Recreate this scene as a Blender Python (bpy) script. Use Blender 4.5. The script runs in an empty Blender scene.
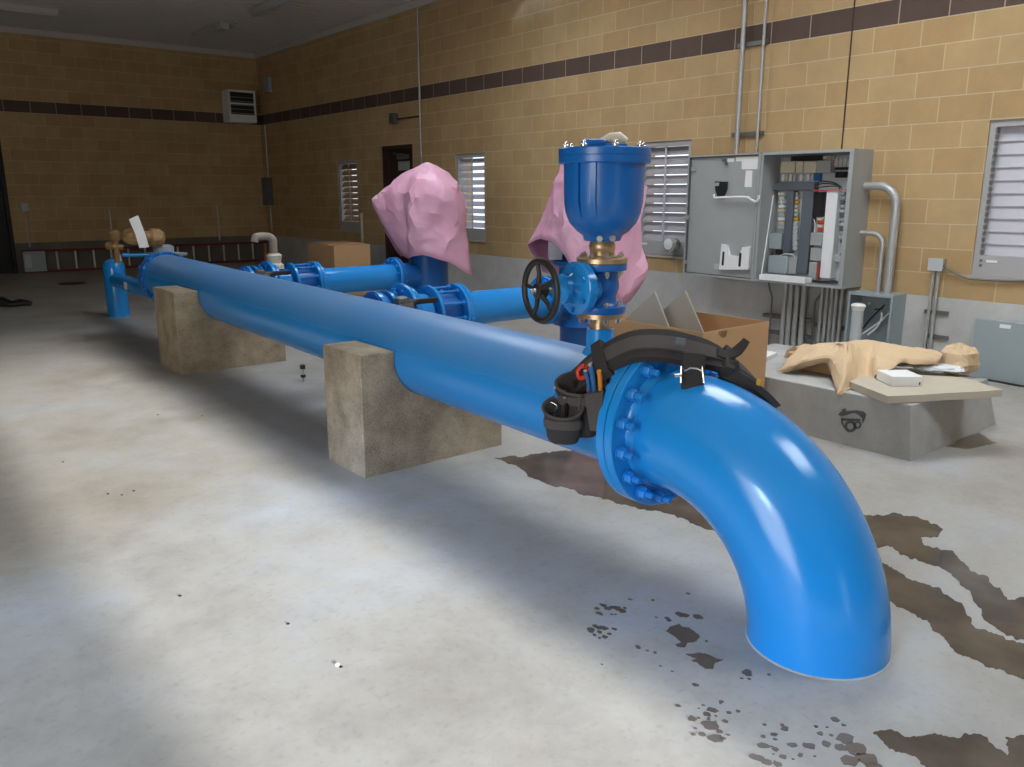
import bpy, bmesh, math, random
from mathutils import Vector, Matrix, noise
PI = math.pi
C = bpy.context.scene.collection
scn = bpy.context.scene
random.seed(7)

# ------------------------------------------------------------------ camera (calibrated on the block courses of the right wall)
FOC, PIT, ROL, YAW = 809.84, .230024, -.000337, .688344
CAM = Vector((0, 0, 1.49))
WX, FY, CZ = 7.12, 16.85, 4.26            # right wall, far wall, ceiling height
cF = Vector((math.sin(YAW)*math.cos(PIT), math.cos(YAW)*math.cos(PIT), -math.sin(PIT)))
cR = Vector((math.cos(YAW), -math.sin(YAW), 0)); cU = cR.cross(cF)
cR, cU = cR*math.cos(ROL)+cU*math.sin(ROL), cU*math.cos(ROL)-cR*math.sin(ROL)
RH = Vector((math.cos(YAW), -math.sin(YAW), 0)); FH = Vector((math.sin(YAW), math.cos(YAW), 0))
def ray(u, v): return cF + cR*((u-512)/FOC) - cU*((v-383.5)/FOC)
def at_x(u, v, x): r = ray(u, v); return CAM + r*(x/r.x)
def at_y(u, v, y): r = ray(u, v); return CAM + r*(y/r.y)
def at_z(u, v, z): r = ray(u, v); return CAM + r*((z-CAM.z)/r.z)
def at_plane(u, v, p, n): r = ray(u, v); return CAM + r*((p-CAM).dot(n)/r.dot(n))
def fz(y): return .007*max(0., y-1.2)      # the slab falls gently towards the camera
def at_floor(u, v, dz=0.):
    z = 0.
    for _ in range(8): p = at_z(u, v, z+dz); z = fz(p.y)
    return p
cd = bpy.data.cameras.new('camera'); cam = bpy.data.objects.new('camera', cd); C.objects.link(cam)
cd.sensor_width = 36; cd.lens = FOC*36/1024; cd.clip_start = .05; cd.clip_end = 200
M = Matrix((cR, cU, -cF)).transposed().to_4x4(); M.translation = CAM
cam.matrix_world = M; scn.camera = cam

# ------------------------------------------------------------------ materials
def nmat(name):
    m = bpy.data.materials.new(name); m.use_nodes = True
    nt = m.node_tree; return m, nt, nt.nodes, nt.links, nt.nodes['Principled BSDF']
def hexc(r, g, b):
    f = lambda c: (c/255/12.92) if c/255 <= .04045 else ((c/255+.055)/1.055)**2.4
    return (f(r), f(g), f(b), 1)
def flat(name, col, rough=.5, metal=0., var=.12, scale=8., bump=0., bscale=60., coat=0., spec=.5, trans=0.):
    m, nt, N, L, P = nmat(name)
    tc = N.new('ShaderNodeTexCoord'); nz = N.new('ShaderNodeTexNoise'); nz.inputs['Scale'].default_value = scale; nz.inputs['Detail'].default_value = 4
    L.new(tc.outputs['Object'], nz.inputs['Vector'])
    mx = N.new('ShaderNodeMix'); mx.data_type = 'RGBA'
    mx.inputs[6].default_value = tuple(c*(1-var) for c in col[:3])+(1,); mx.inputs[7].default_value = tuple(min(1, c*(1+var)) for c in col[:3])+(1,)
    L.new(nz.outputs['Fac'], mx.inputs[0]); L.new(mx.outputs[2], P.inputs['Base Color'])
    P.inputs['Roughness'].default_value = rough; P.inputs['Metallic'].default_value = metal
    P.inputs['Specular IOR Level'].default_value = spec
    if coat: P.inputs['Coat Weight'].default_value = coat; P.inputs['Coat Roughness'].default_value = .06
    if trans: P.inputs['Transmission Weight'].default_value = trans
    if bump:
        n2 = N.new('ShaderNodeTexNoise'); n2.inputs['Scale'].default_value = bscale; n2.inputs['Detail'].default_value = 5
        L.new(tc.outputs['Object'], n2.inputs['Vector'])
        b = N.new('ShaderNodeBump'); b.inputs['Strength'].default_value = bump; b.inputs['Distance'].default_value = .01
        L.new(n2.outputs['Fac'], b.inputs['Height']); L.new(b.outputs['Normal'], P.inputs['Normal'])
    return m
def ramp(N, stops):
    r = N.new('ShaderNodeValToRGB'); e = r.color_ramp.elements
    e[0].position, e[0].color = stops[0]; e[1].position, e[1].color = stops[-1]
    for p, c in stops[1:-1]:
        x = e.new(p); x.color = c
    return r
def crumpled(m, scale, strength, dist=.02):
    """adds crease relief to a sheet material"""
    nt = m.node_tree; N, L = nt.nodes, nt.links; P = N['Principled BSDF']; tc = N.new('ShaderNodeTexCoord')
    nz = N.new('ShaderNodeTexNoise'); nz.inputs['Scale'].default_value = scale*.6; L.new(tc.outputs['Object'], nz.inputs['Vector'])
    ad = N.new('ShaderNodeMix'); ad.data_type = 'VECTOR'; ad.inputs[0].default_value = .22; L.new(tc.outputs['Object'], ad.inputs[4]); L.new(nz.outputs['Color'], ad.inputs[5])
    v1 = N.new('ShaderNodeTexVoronoi'); v1.inputs['Scale'].default_value = scale; L.new(ad.outputs[1], v1.inputs['Vector'])
    v2 = N.new('ShaderNodeTexVoronoi'); v2.inputs['Scale'].default_value = scale*2.3; L.new(ad.outputs[1], v2.inputs['Vector'])
    a = N.new('ShaderNodeMath'); a.operation = 'MULTIPLY_ADD'; a.inputs[1].default_value = .4; L.new(v2.outputs['Distance'], a.inputs[0]); L.new(v1.outputs['Distance'], a.inputs[2])
    b = N.new('ShaderNodeBump'); b.inputs['Strength'].default_value = strength; b.inputs['Distance'].default_value = dist; L.new(a.outputs[0], b.inputs['Height']); L.new(b.outputs['Normal'], P.inputs['Normal'])
def concrete(name, a, b, rough=.8, scale=3., bump=.3, bscale=90., low=.6):
    m, nt, N, L, P = nmat(name)
    tc = N.new('ShaderNodeTexCoord')
    n1 = N.new('ShaderNodeTexNoise'); n1.inputs['Scale'].default_value = scale; n1.inputs['Detail'].default_value = 8; n1.inputs['Roughness'].default_value = .65
    n2 = N.new('ShaderNodeTexNoise'); n2.inputs['Scale'].default_value = bscale; n2.inputs['Detail'].default_value = 6
    L.new(tc.outputs['Object'], n1.inputs['Vector']); L.new(tc.outputs['Object'], n2.inputs['Vector'])
    r = ramp(N, [(.3, a), (.7, b)]); L.new(n1.outputs['Fac'], r.inputs[0])
    mm = N.new('ShaderNodeMix'); mm.data_type = 'RGBA'; mm.blend_type = 'MULTIPLY'; mm.inputs[0].default_value = .55
    r2 = ramp(N, [(.32, (low, low, low, 1)), (.52, (1, 1, 1, 1))]); L.new(n2.outputs['Fac'], r2.inputs[0])
    L.new(r.outputs[0], mm.inputs[6]); L.new(r2.outputs[0], mm.inputs[7]); L.new(mm.outputs[2], P.inputs['Base Color'])
    P.inputs['Roughness'].default_value = rough
    bp = N.new('ShaderNodeBump'); bp.inputs['Strength'].default_value = bump; bp.inputs['Distance'].default_value = .01
    L.new(n2.outputs['Fac'], bp.inputs['Height']); L.new(bp.outputs['Normal'], P.inputs['Normal'])
    return m
def block_wall(name, axis, origin, base=((172, 171, 169), (204, 203, 200))):
    """Ochre concrete blocks 406 x 203 mm in running bond, a dark soldier band at 2.87 m, poured concrete under 0.64 m."""
    m, nt, N, L, P = nmat(name)
    tc = N.new('ShaderNodeTexCoord'); sep = N.new('ShaderNodeSeparateXYZ'); L.new(tc.outputs['Object'], sep.inputs[0])
    def mth(op, a, b=None, c=None):
        n = N.new('ShaderNodeMath'); n.operation = op
        for i, q in enumerate((a, b, c)):
            if q is None: continue
            if isinstance(q, (int, float)): n.inputs[i].default_value = q
            else: L.new(q, n.inputs[i])
        return n.outputs[0]
    hx = mth('ADD', sep.outputs[axis], -origin+.4064*40+.2032); hz = mth('ADD', sep.outputs['Z'], -2.87+.2032*20)
    cmb = N.new('ShaderNodeCombineXYZ'); L.new(hx, cmb.inputs[0]); L.new(hz, cmb.inputs[1])
    bt = N.new('ShaderNodeTexBrick'); L.new(cmb.outputs[0], bt.inputs['Vector'])
    bt.offset = .5; bt.offset_frequency = 2
    for k, q in (('Scale', 1.), ('Mortar Size', .0045), ('Mortar Smooth', .2), ('Bias', 0.), ('Brick Width', .4064), ('Row Height', .2032)): bt.inputs[k].default_value = q
    bt.inputs['Color1'].default_value = hexc(182, 151, 107); bt.inputs['Color2'].default_value = hexc(191, 162, 118); bt.inputs['Mortar'].default_value = hexc(204, 184, 150)
    b2 = N.new('ShaderNodeTexBrick'); L.new(cmb.outputs[0], b2.inputs['Vector']); b2.offset = .5; b2.offset_frequency = 2
    for k, q in (('Scale', 1.), ('Mortar Size', .0055), ('Mortar Smooth', .2), ('Bias', 0.), ('Brick Width', .4064), ('Row Height', .2032)): b2.inputs[k].default_value = q
    b2.inputs['Color1'].default_value = hexc(88, 70, 62); b2.inputs['Color2'].default_value = hexc(98, 79, 70); b2.inputs['Mortar'].default_value = hexc(176, 158, 138)
    band = mth('MULTIPLY', mth('GREATER_THAN', sep.outputs['Z'], 2.872), mth('LESS_THAN', sep.outputs['Z'], 3.071))
    mx = N.new('ShaderNodeMix'); mx.data_type = 'RGBA'; L.new(band, mx.inputs[0]); L.new(bt.outputs['Color'], mx.inputs[6]); L.new(b2.outputs['Color'], mx.inputs[7])
    nz = N.new('ShaderNodeTexNoise'); nz.inputs['Scale'].default_value = 2.2; nz.inputs['Detail'].default_value = 9; nz.inputs['Roughness'].default_value = .7; L.new(tc.outputs['Object'], nz.inputs['Vector'])
    rr = ramp(N, [(.3, (.84, .84, .84, 1)), (.7, (1.06, 1.05, 1.03, 1))]); L.new(nz.outputs['Fac'], rr.inputs[0])
    mm = N.new('ShaderNodeMix'); mm.data_type = 'RGBA'; mm.blend_type = 'MULTIPLY'; mm.inputs[0].default_value = 1; L.new(mx.outputs[2], mm.inputs[6]); L.new(rr.outputs[0], mm.inputs[7])
    # poured concrete stem wall
    cn = N.new('ShaderNodeTexNoise'); cn.inputs['Scale'].default_value = 1.7; cn.inputs['Detail'].default_value = 9; cn.inputs['Roughness'].default_value = .7; L.new(tc.outputs['Object'], cn.inputs['Vector'])
    cr = ramp(N, [(.3, hexc(*base[0])), (.7, hexc(*base[1]))]); L.new(cn.outputs['Fac'], cr.inputs[0])
    low = mth('LESS_THAN', sep.outputs['Z'], .64)
    m2 = N.new('ShaderNodeMix'); m2.data_type = 'RGBA'; L.new(low, m2.inputs[0]); L.new(mm.outputs[2], m2.inputs[6]); L.new(cr.outputs[0], m2.inputs[7]); L.new(m2.outputs[2], P.inputs['Base Color'])
    P.inputs['Roughness'].default_value = .85
    n3 = N.new('ShaderNodeTexNoise'); n3.inputs['Scale'].default_value = 70; n3.inputs['Detail'].default_value = 4; L.new(tc.outputs['Object'], n3.inputs['Vector'])
    hgt = mth('ADD', mth('MULTIPLY', n3.outputs['Fac'], .25), mth('MULTIPLY', mth('SUBTRACT', 1., bt.outputs['Fac']), mth('MULTIPLY', mth('SUBTRACT', 1., low), .6)))
    bp = N.new('ShaderNodeBump'); bp.inputs['Strength'].default_value = .35; bp.inputs['Distance'].default_value = .008
    L.new(hgt, bp.inputs['Height']); L.new(bp.outputs['Normal'], P.inputs['Normal'])
    return m
def floor_mat():
    m, nt, N, L, P = nmat('floor_concrete')
    tc = N.new('ShaderNodeTexCoord')
    def nz(s, d, r=.6):
        n = N.new('ShaderNodeTexNoise'); n.inputs['Scale'].default_value = s; n.inputs['Detail'].default_value = d; n.inputs['Roughness'].default_value = r
        L.new(tc.outputs['Object'], n.inputs['Vector']); return n
    a = nz(.9, 10, .68); b = nz(4.5, 9, .7); c = nz(38, 5, .6)
    r1 = ramp(N, [(.32, hexc(148, 142, 132)), (.5, hexc(166, 162, 155)), (.68, hexc(172, 174, 177))]); L.new(a.outputs['Fac'], r1.inputs[0])
    r2 = ramp(N, [(.34, (.90, .90, .91, 1)), (.52, (1, 1, 1, 1)), (.75, (1.02, 1.01, .99, 1))]); L.new(b.outputs['Fac'], r2.inputs[0])
    r3 = ramp(N, [(.28, (.88, .87, .86, 1)), (.45, (1, 1, 1, 1))]); L.new(c.outputs['Fac'], r3.inputs[0])
    m1 = N.new('ShaderNodeMix'); m1.data_type = 'RGBA'; m1.blend_type = 'MULTIPLY'; m1.inputs[0].default_value = 1
    L.new(r1.outputs[0], m1.inputs[6]); L.new(r2.outputs[0], m1.inputs[7])
    m2 = N.new('ShaderNodeMix'); m2.data_type = 'RGBA'; m2.blend_type = 'MULTIPLY'; m2.inputs[0].default_value = 1
    L.new(m1.outputs[2], m2.inputs[6]); L.new(r3.outputs[0], m2.inputs[7]); L.new(m2.outputs[2], P.inputs['Base Color'])
    rr = N.new('ShaderNodeMapRange'); rr.inputs[3].default_value = .42; rr.inputs[4].default_value = .68; L.new(b.outputs['Fac'], rr.inputs[0]); L.new(rr.outputs[0], P.inputs['Roughness'])
    P.inputs['Specular IOR Level'].default_value = .4
    bp = N.new('ShaderNodeBump'); bp.inputs['Strength'].default_value = .08; bp.inputs['Distance'].default_value = .01; L.new(b.outputs['Fac'], bp.inputs['Height']); L.new(bp.outputs['Normal'], P.inputs['Normal'])
    return m
MT = dict(
    blue=flat('blue_enamel', hexc(34, 139, 216), .17, var=.05, scale=3, bump=.03, bscale=160),
    blue_dark=flat('blue_cast_paint', hexc(24, 96, 170), .3, var=.1, scale=10, bump=.06, bscale=90),
    blue_bolt=flat('blue_painted_bolt', hexc(28, 126, 208), .35, var=.1),
    bronze=flat('bronze', hexc(190, 164, 128), .36, .75, var=.2, scale=14, bump=.05),
    brass=flat('dull_brass', hexc(140, 108, 68), .6, .25, var=.3, scale=14, bump=.2, bscale=40),
    tan=flat('tan_wrap', hexc(158, 124, 84), .8, var=.25, scale=20, bump=.4, bscale=40),
    steel=flat('galvanised_steel', hexc(182, 182, 180), .42, .4, var=.15, scale=18),
    bright=flat('bright_metal', hexc(222, 222, 220), .25, .85, var=.06),
    strut=flat('strut_steel', hexc(120, 120, 116), .5, .6, var=.2),
    gray=flat('grey_enamel', hexc(162, 165, 164), .45, var=.04),
    gray_dark=flat('grey_enamel_trim', hexc(92, 94, 95), .5, var=.06),
    gray_blue=flat('blue_grey_enamel', hexc(156, 167, 170), .5, var=.06, scale=2),
    duct=flat('slate_plastic', hexc(92, 98, 106), .5, var=.05),
    plate=flat('pale_backplate', hexc(186, 190, 192), .45, var=.05),
    cream=flat('cream_plastic', hexc(205, 196, 172), .5, var=.08, scale=40),
    white=flat('white_plastic', hexc(236, 236, 236), .45, var=.03),
    paper=flat('white_paper', hexc(232, 231, 228), .85, var=.04),
    black=flat('black_plastic', hexc(34, 33, 33), .45, var=.2),
    iron=flat('black_iron', hexc(42, 40, 38), .42, .2, var=.2, bump=.1),
    fabric=flat('black_nylon', hexc(52, 49, 49), .85, var=.25, scale=120, bump=.5, bscale=420),
    fabric2=flat('charcoal_webbing', hexc(78, 73, 72), .8, var=.2, scale=150, bump=.5, bscale=500),
    red=flat('red_plastic', hexc(200, 62, 44), .4, var=.08),
    tool_blue=flat('blue_grip', hexc(38, 96, 152), .45, var=.1),
    rust=flat('dull_orange', hexc(160, 92, 50), .7, var=.1), orange=flat('orange_plastic', hexc(214, 132, 40), .45, var=.08),
    yellow=flat('yellow_plastic', hexc(216, 164, 40), .45, var=.08),
    card=flat('cardboard', hexc(198, 158, 116), .85, var=.06, scale=5, bump=.05),
    kraft=flat('kraft_paper', hexc(210, 182, 146), .75, var=.06, scale=6, bump=.12, bscale=30),
    ply=flat('pale_board', hexc(188, 178, 160), .8, var=.08, scale=6),
    deck=flat('painted_deck', hexc(196, 193, 186), .6, var=.05),
    trimc=flat('trim_paint', hexc(198, 193, 184), .6, var=.05),
    brown=flat('dark_brown_paint', hexc(58, 40, 34), .45, var=.08),
    dark=flat('dark_rolling_shutter', hexc(24, 23, 25), .6, var=.1),
    louvre=flat('louvre_paint', hexc(196, 194, 202), .55, var=.03),
    louvre_wall_lit=flat('wall_lit_louvre_tone', hexc(150, 128, 104), .6, var=.04),  # warm light off the wall is put into this blade colour
    louvre_grey=flat('grey_louvre_paint', hexc(164, 160, 162), .55, var=.03),
    frame=flat('window_frame_paint', hexc(172, 170, 170), .55, var=.04),
    ladder=flat('red_fibreglass', hexc(120, 34, 30), .55, var=.1),
    rung=flat('aluminium', hexc(206, 203, 198), .5, .15, var=.06), dusty_grey=flat('dusty_grey_pipe', hexc(150, 138, 126), .8, var=.12),
    saddle=concrete('saddle_concrete', hexc(122, 108, 90), hexc(176, 160, 136), .85, 5., .5, 110, .45),
    pad=concrete('pad_concrete', hexc(158, 157, 154), hexc(188, 187, 183), .85, 3., .2, 130, .82),
    floor=floor_mat(),
    wall_d=flat('bounce_absorbing_block', hexc(112, 94, 70), .85, var=.1), wall_r=block_wall('ochre_block_wall', 'Y', 2.756), wall_f=block_wall('ochre_block_wall_far', 'X', 2.952, ((98, 92, 86), (122, 116, 108))),  # wall_d: unseen walls, darkened to soak up bounced light
)
def pink_mat():
    m, nt, N, L, P = nmat('pink_sheeting')
    tc = N.new('ShaderNodeTexCoord'); nz = N.new('ShaderNodeTexNoise'); nz.inputs['Scale'].default_value = 5; nz.inputs['Detail'].default_value = 6; L.new(tc.outputs['Object'], nz.inputs['Vector'])
    r = ramp(N, [(.3, hexc(240, 180, 208)), (.7, hexc(245, 196, 218))]); L.new(nz.outputs['Fac'], r.inputs[0]); L.new(r.outputs[0], P.inputs['Base Color'])
    P.inputs['Roughness'].default_value = .38
    tr = N.new('ShaderNodeBsdfTranslucent'); tr.inputs[0].default_value = hexc(226, 110, 160)
    ms = N.new('ShaderNodeMixShader'); ms.inputs[0].default_value = .25
    L.new(P.outputs[0], ms.inputs[1]); L.new(tr.outputs[0], ms.inputs[2]); L.new(ms.outputs[0], N['Material Output'].inputs[0])
    v = N.new('ShaderNodeTexNoise'); v.inputs['Scale'].default_value = 9; v.inputs['Detail'].default_value = 3; L.new(tc.outputs['Object'], v.inputs['Vector'])
    bp = N.new('ShaderNodeBump'); bp.inputs['Strength'].default_value = .35; bp.inputs['Distance'].default_value = .03; L.new(v.outputs['Fac'], bp.inputs['Height']); L.new(bp.outputs['Normal'], P.inputs['Normal'])
    return m
MT['pink'] = pink_mat(); crumpled(MT['tan'], 9., .8, .05); crumpled(MT['pink'], 4., .55, .06); crumpled(MT['kraft'], 5., .28, .05)
def muted_blue():  # blue enamel mixed paler and rougher towards upward-facing normals
    m, nt, N, L, P = nmat('muted_blue_enamel')
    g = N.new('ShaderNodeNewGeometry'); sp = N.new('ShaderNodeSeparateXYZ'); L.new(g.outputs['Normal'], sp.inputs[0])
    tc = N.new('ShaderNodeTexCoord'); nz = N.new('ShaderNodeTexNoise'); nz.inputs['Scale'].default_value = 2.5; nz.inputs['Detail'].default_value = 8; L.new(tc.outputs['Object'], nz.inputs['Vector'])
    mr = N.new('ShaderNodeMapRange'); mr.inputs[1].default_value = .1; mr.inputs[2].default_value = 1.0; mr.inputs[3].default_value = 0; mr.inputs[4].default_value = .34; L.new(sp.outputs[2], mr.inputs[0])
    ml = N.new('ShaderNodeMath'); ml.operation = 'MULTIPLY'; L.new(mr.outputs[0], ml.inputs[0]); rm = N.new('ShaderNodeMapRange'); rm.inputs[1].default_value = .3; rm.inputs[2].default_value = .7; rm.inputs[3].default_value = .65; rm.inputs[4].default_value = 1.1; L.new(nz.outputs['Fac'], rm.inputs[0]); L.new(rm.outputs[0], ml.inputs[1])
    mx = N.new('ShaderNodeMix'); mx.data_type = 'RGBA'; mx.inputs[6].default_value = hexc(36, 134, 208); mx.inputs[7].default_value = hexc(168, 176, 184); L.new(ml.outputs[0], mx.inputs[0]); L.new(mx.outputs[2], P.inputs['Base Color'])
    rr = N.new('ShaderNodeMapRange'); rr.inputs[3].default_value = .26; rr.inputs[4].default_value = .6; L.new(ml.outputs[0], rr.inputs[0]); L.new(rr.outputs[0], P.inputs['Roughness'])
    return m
MT['muted'] = muted_blue()
def water_mat():
    m, nt, N, L, P = nmat('standing_water')
    tc = N.new('ShaderNodeTexCoord'); nz = N.new('ShaderNodeTexNoise'); nz.inputs['Scale'].default_value = 4; nz.inputs['Detail'].default_value = 6; L.new(tc.outputs['Object'], nz.inputs['Vector'])
    r = ramp(N, [(.3, hexc(66, 60, 54)), (.7, hexc(104, 93, 82))]); L.new(nz.outputs['Fac'], r.inputs[0]); L.new(r.outputs[0], P.inputs['Base Color'])
    P.inputs['Roughness'].default_value = .07; P.inputs['IOR'].default_value = 1.33
    return m
MT['water'] = water_mat()
MT['damp'] = flat('damp_concrete', hexc(98, 86, 74), .3, var=.2, scale=20)
def translucent_bag():
    m, nt, N, L, P = nmat('clear_bag')
    P.inputs['Base Color'].default_value = hexc(226, 230, 236); P.inputs['Roughness'].default_value = .2
    return m
MT['bag'] = translucent_bag()

# ------------------------------------------------------------------ mesh helpers (all in world coordinates)
def nb(): return bmesh.new()
def box(bm, x0, x1, y0, y1, z0, z1, mat=None):
    vs = [bm.verts.new((x, y, z)) for x in (x0, x1) for y in (y0, y1) for z in (z0, z1)]
    for f in ((0, 1, 3, 2), (4, 6, 7, 5), (0, 4, 5, 1), (2, 3, 7, 6), (0, 2, 6, 4), (1, 5, 7, 3)): bm.faces.new([vs[i] for i in f])
    if mat is not None:
        for v in vs: v.co = mat @ v.co
    return vs
def bevbox(bm, x0, x1, y0, y1, z0, z1, b=.01, seg=2, mat=None):
    t = bmesh.new(); box(t, x0, x1, y0, y1, z0, z1)
    bmesh.ops.recalc_face_normals(t, faces=t.faces[:])
    bmesh.ops.bevel(t, geom=t.edges[:], offset=b, segments=seg, affect='EDGES', profile=.6)
    merge(bm, t, mat)
def merge(bm, t, mat=None):
    mp = {}
    for v in t.verts: mp[v] = bm.verts.new(mat @ v.co if mat is not None else v.co)
    for f in t.faces:
        nf = bm.faces.new([mp[v] for v in f.verts]); nf.smooth = f.smooth
    t.free()
def frame_of(d):
    d = Vector(d).normalized(); a = Vector((0, 0, 1)) if abs(d.z) < .9 else Vector((1, 0, 0))
    x = a.cross(d).normalized(); return x, d.cross(x)
def lathe(bm, prof, p0, d, n=32, sm=True, caps=True, a0=0., sharp=None):
    """prof: (radius, distance along d from p0)"""
    p0 = Vector(p0); d = Vector(d).normalized(); x, y = frame_of(d); rings = []
    for r, t in prof:
        if r < 1e-6: rings.append([bm.verts.new(p0+d*t)])
        else: rings.append([bm.verts.new(p0+d*t+(x*math.cos(a0+2*PI*k/n)+y*math.sin(a0+2*PI*k/n))*r) for k in range(n)])
    for a, b in zip(rings, rings[1:]):
        for k in range(n):
            j = (k+1) % n
            if len(a) == 1 and len(b) == 1: continue
            if len(a) == 1: f = bm.faces.new((a[0], b[j], b[k]))
            elif len(b) == 1: f = bm.faces.new((a[k], a[j], b[0]))
            else: f = bm.faces.new((a[k], a[j], b[j], b[k]))
            f.smooth = sm
    if caps:
        for r in (rings[0], rings[-1]):
            if len(r) > 1: bm.faces.new(r)
def cyl(bm, p0, p1, r, r1=None, n=20, sm=True, caps=True):
    d = Vector(p1)-Vector(p0); lathe(bm, [(r, 0), (r if r1 is None else r1, d.length)], p0, d, n, sm, caps)
def tube(bm, pts, r, n=10, caps=True, rs=None):
    pts = [Vector(p) for p in pts]; rings = []; x = None
    for i, p in enumerate(pts):
        d = (pts[min(i+1, len(pts)-1)]-pts[max(i-1, 0)]).normalized()
        if x is None: x, y = frame_of(d)
        else: x = (x-d*x.dot(d)).normalized(); y = d.cross(x)
        q = rs[i] if rs else r
        rings.append([bm.verts.new(p+(x*math.cos(2*PI*k/n)+y*math.sin(2*PI*k/n))*q) for k in range(n)])
    for a, b in zip(rings, rings[1:]):
        for k in range(n):
            f = bm.faces.new((a[k], a[(k+1) % n], b[(k+1) % n], b[k])); f.smooth = True
    if caps: bm.faces.new(rings[0]); bm.faces.new(rings[-1])
def smooth_path(pts, k=8):
    pts = [Vector(p) for p in pts]; out = []
    q = [pts[0]*2-pts[1]]+pts+[pts[-1]*2-pts[-2]]
    for i in range(1, len(q)-2):
        for s in range(k):
            t = s/k; a, b, c, d = q[i-1:i+3]
            out.append(.5*((2*b)+(c-a)*t+(2*a-5*b+4*c-d)*t*t+(3*b-a-3*c+d)*t**3))
    return out+[pts[-1]]
def prism(bm, poly, f0, f1):
    """poly: 2-D points; f0, f1 map a 2-D point to the two end faces"""
    a = [bm.verts.new(f0(p)) for p in poly]; b = [bm.verts.new(f1(p)) for p in poly]
    n = len(poly); bm.faces.new(a); bm.faces.new(b[::-1])
    for k in range(n): bm.faces.new((a[k], a[(k+1) % n], b[(k+1) % n], b[k]))
def band(bm, pts, nrm, w, t):
    """a strap of width w (list or number) and thickness t along pts; nrm = outward normals"""
    rings = []
    for i, p in enumerate(pts):
        d = (pts[min(i+1, len(pts)-1)]-pts[max(i-1, 0)]).normalized()
        n = nrm[i].normalized(); s = d.cross(n).normalized(); n = s.cross(d).normalized(); ww = w[i] if isinstance(w, list) else w
        rings.append([bm.verts.new(p+s*a*ww/2+n*b*t) for a, b in ((-1, .15), (-.92, 1), (0, 1.12), (.92, 1), (1, .15), (.92, 0), (-.92, 0))])
    for a, b in zip(rings, rings[1:]):
        for k in range(7):
            f = bm.faces.new((a[k], a[(k+1) % 7], b[(k+1) % 7], b[k])); f.smooth = True
    bm.faces.new(rings[0]); bm.faces.new(rings[-1])

# ------------------------------------------------------------------ objects
def tag(o, label=None, cat=None, group=None, kind=None):
    if label: o['label'] = label
    if cat: o['category'] = cat
    if group: o['group'] = group
    if kind: o['kind'] = kind
    return o
def thing(name, loc, label, cat, group=None):
    o = bpy.data.objects.new(name, None); C.objects.link(o); o.location = loc; o.empty_display_size = .1
    return tag(o, label, cat, group)
def wloc(o):
    v = Vector(o.location)
    while o.parent: o = o.parent; v = v+o.location
    return v
def obj(name, bm, mat, parent=None, label=None, sharp=True, bev=0., solid=0.):
    bmesh.ops.recalc_face_normals(bm, faces=bm.faces[:])
    me = bpy.data.meshes.new(name)
    if parent is not None: org = wloc(parent)
    else:
        xs = [v.co for v in bm.verts]
        org = Vector((sum(v.x for v in xs)/len(xs), sum(v.y for v in xs)/len(xs), min(v.z for v in xs)))
    bmesh.ops.translate(bm, verts=bm.verts[:], vec=-org)
    bm.to_mesh(me); bm.free()
    o = bpy.data.objects.new(name, me); C.objects.link(o)
    if parent is not None: o.parent = parent
    else: o.location = org
    me.materials.append(MT[mat] if isinstance(mat, str) else mat)
    if sharp: me.set_sharp_from_angle(angle=math.radians(38))
    if solid:
        md = o.modifiers.new('thickness', 'SOLIDIFY'); md.thickness = solid; md.offset = 0
    if bev:
        md = o.modifiers.new('bevel', 'BEVEL'); md.width = bev; md.segments = 2; md.limit_method = 'ANGLE'; md.angle_limit = math.radians(50)
    if label: o['label'] = label
    return o
def struct(name, bm, mat, label=None, cat=None, **k):
    o = obj(name, bm, mat, **k)
    if o.parent is None: o['kind'] = 'structure'
    # structure keeps world coordinates so the block courses line up
    if o.parent is None:
        org = Vector(o.location); o.data.transform(Matrix.Translation(org)); o.location = (0, 0, 0)
    return tag(o, label, cat)
def dup(root, loc, label=None, group=None):
    r = root.copy(); C.objects.link(r); r.location = loc
    if label: r['label'] = label
    if group: r['group'] = group
    for ch in list(root.children):
        c = ch.copy(); C.objects.link(c); c.parent = r
        for g in list(ch.children):
            d = g.copy(); C.objects.link(d); d.parent = c
    return r
def rect(bm, x, w, y0, y1, z0, z1): box(bm, x, x+w, y0, y1, z0, z1)
# ================================================================== ROOM
XL, YB = -5.0, -7.0
SKX0, SKX1 = 3.3, 5.7; SKY = [(-1.2, .3), (2.3, 3.8), (6.3, 7.8)]       # roof light over the pumps
bm = nb()
for y0, y1 in ((YB-.3, 1.2), (1.2, FY+.3)):
    vs = [bm.verts.new((x, y, fz(y)+dz)) for dz in (-.2, 0) for x, y in ((XL-.3, y0), (WX+.3, y0), (WX+.3, y1), (XL-.3, y1))]
    for f in ((0, 3, 2, 1), (4, 5, 6, 7), (0, 1, 5, 4), (1, 2, 6, 5), (2, 3, 7, 6), (3, 0, 4, 7)): bm.faces.new([vs[i] for i in f])
struct('floor', bm, 'floor', 'smooth grey concrete slab with damp patches', 'floor')
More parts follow.
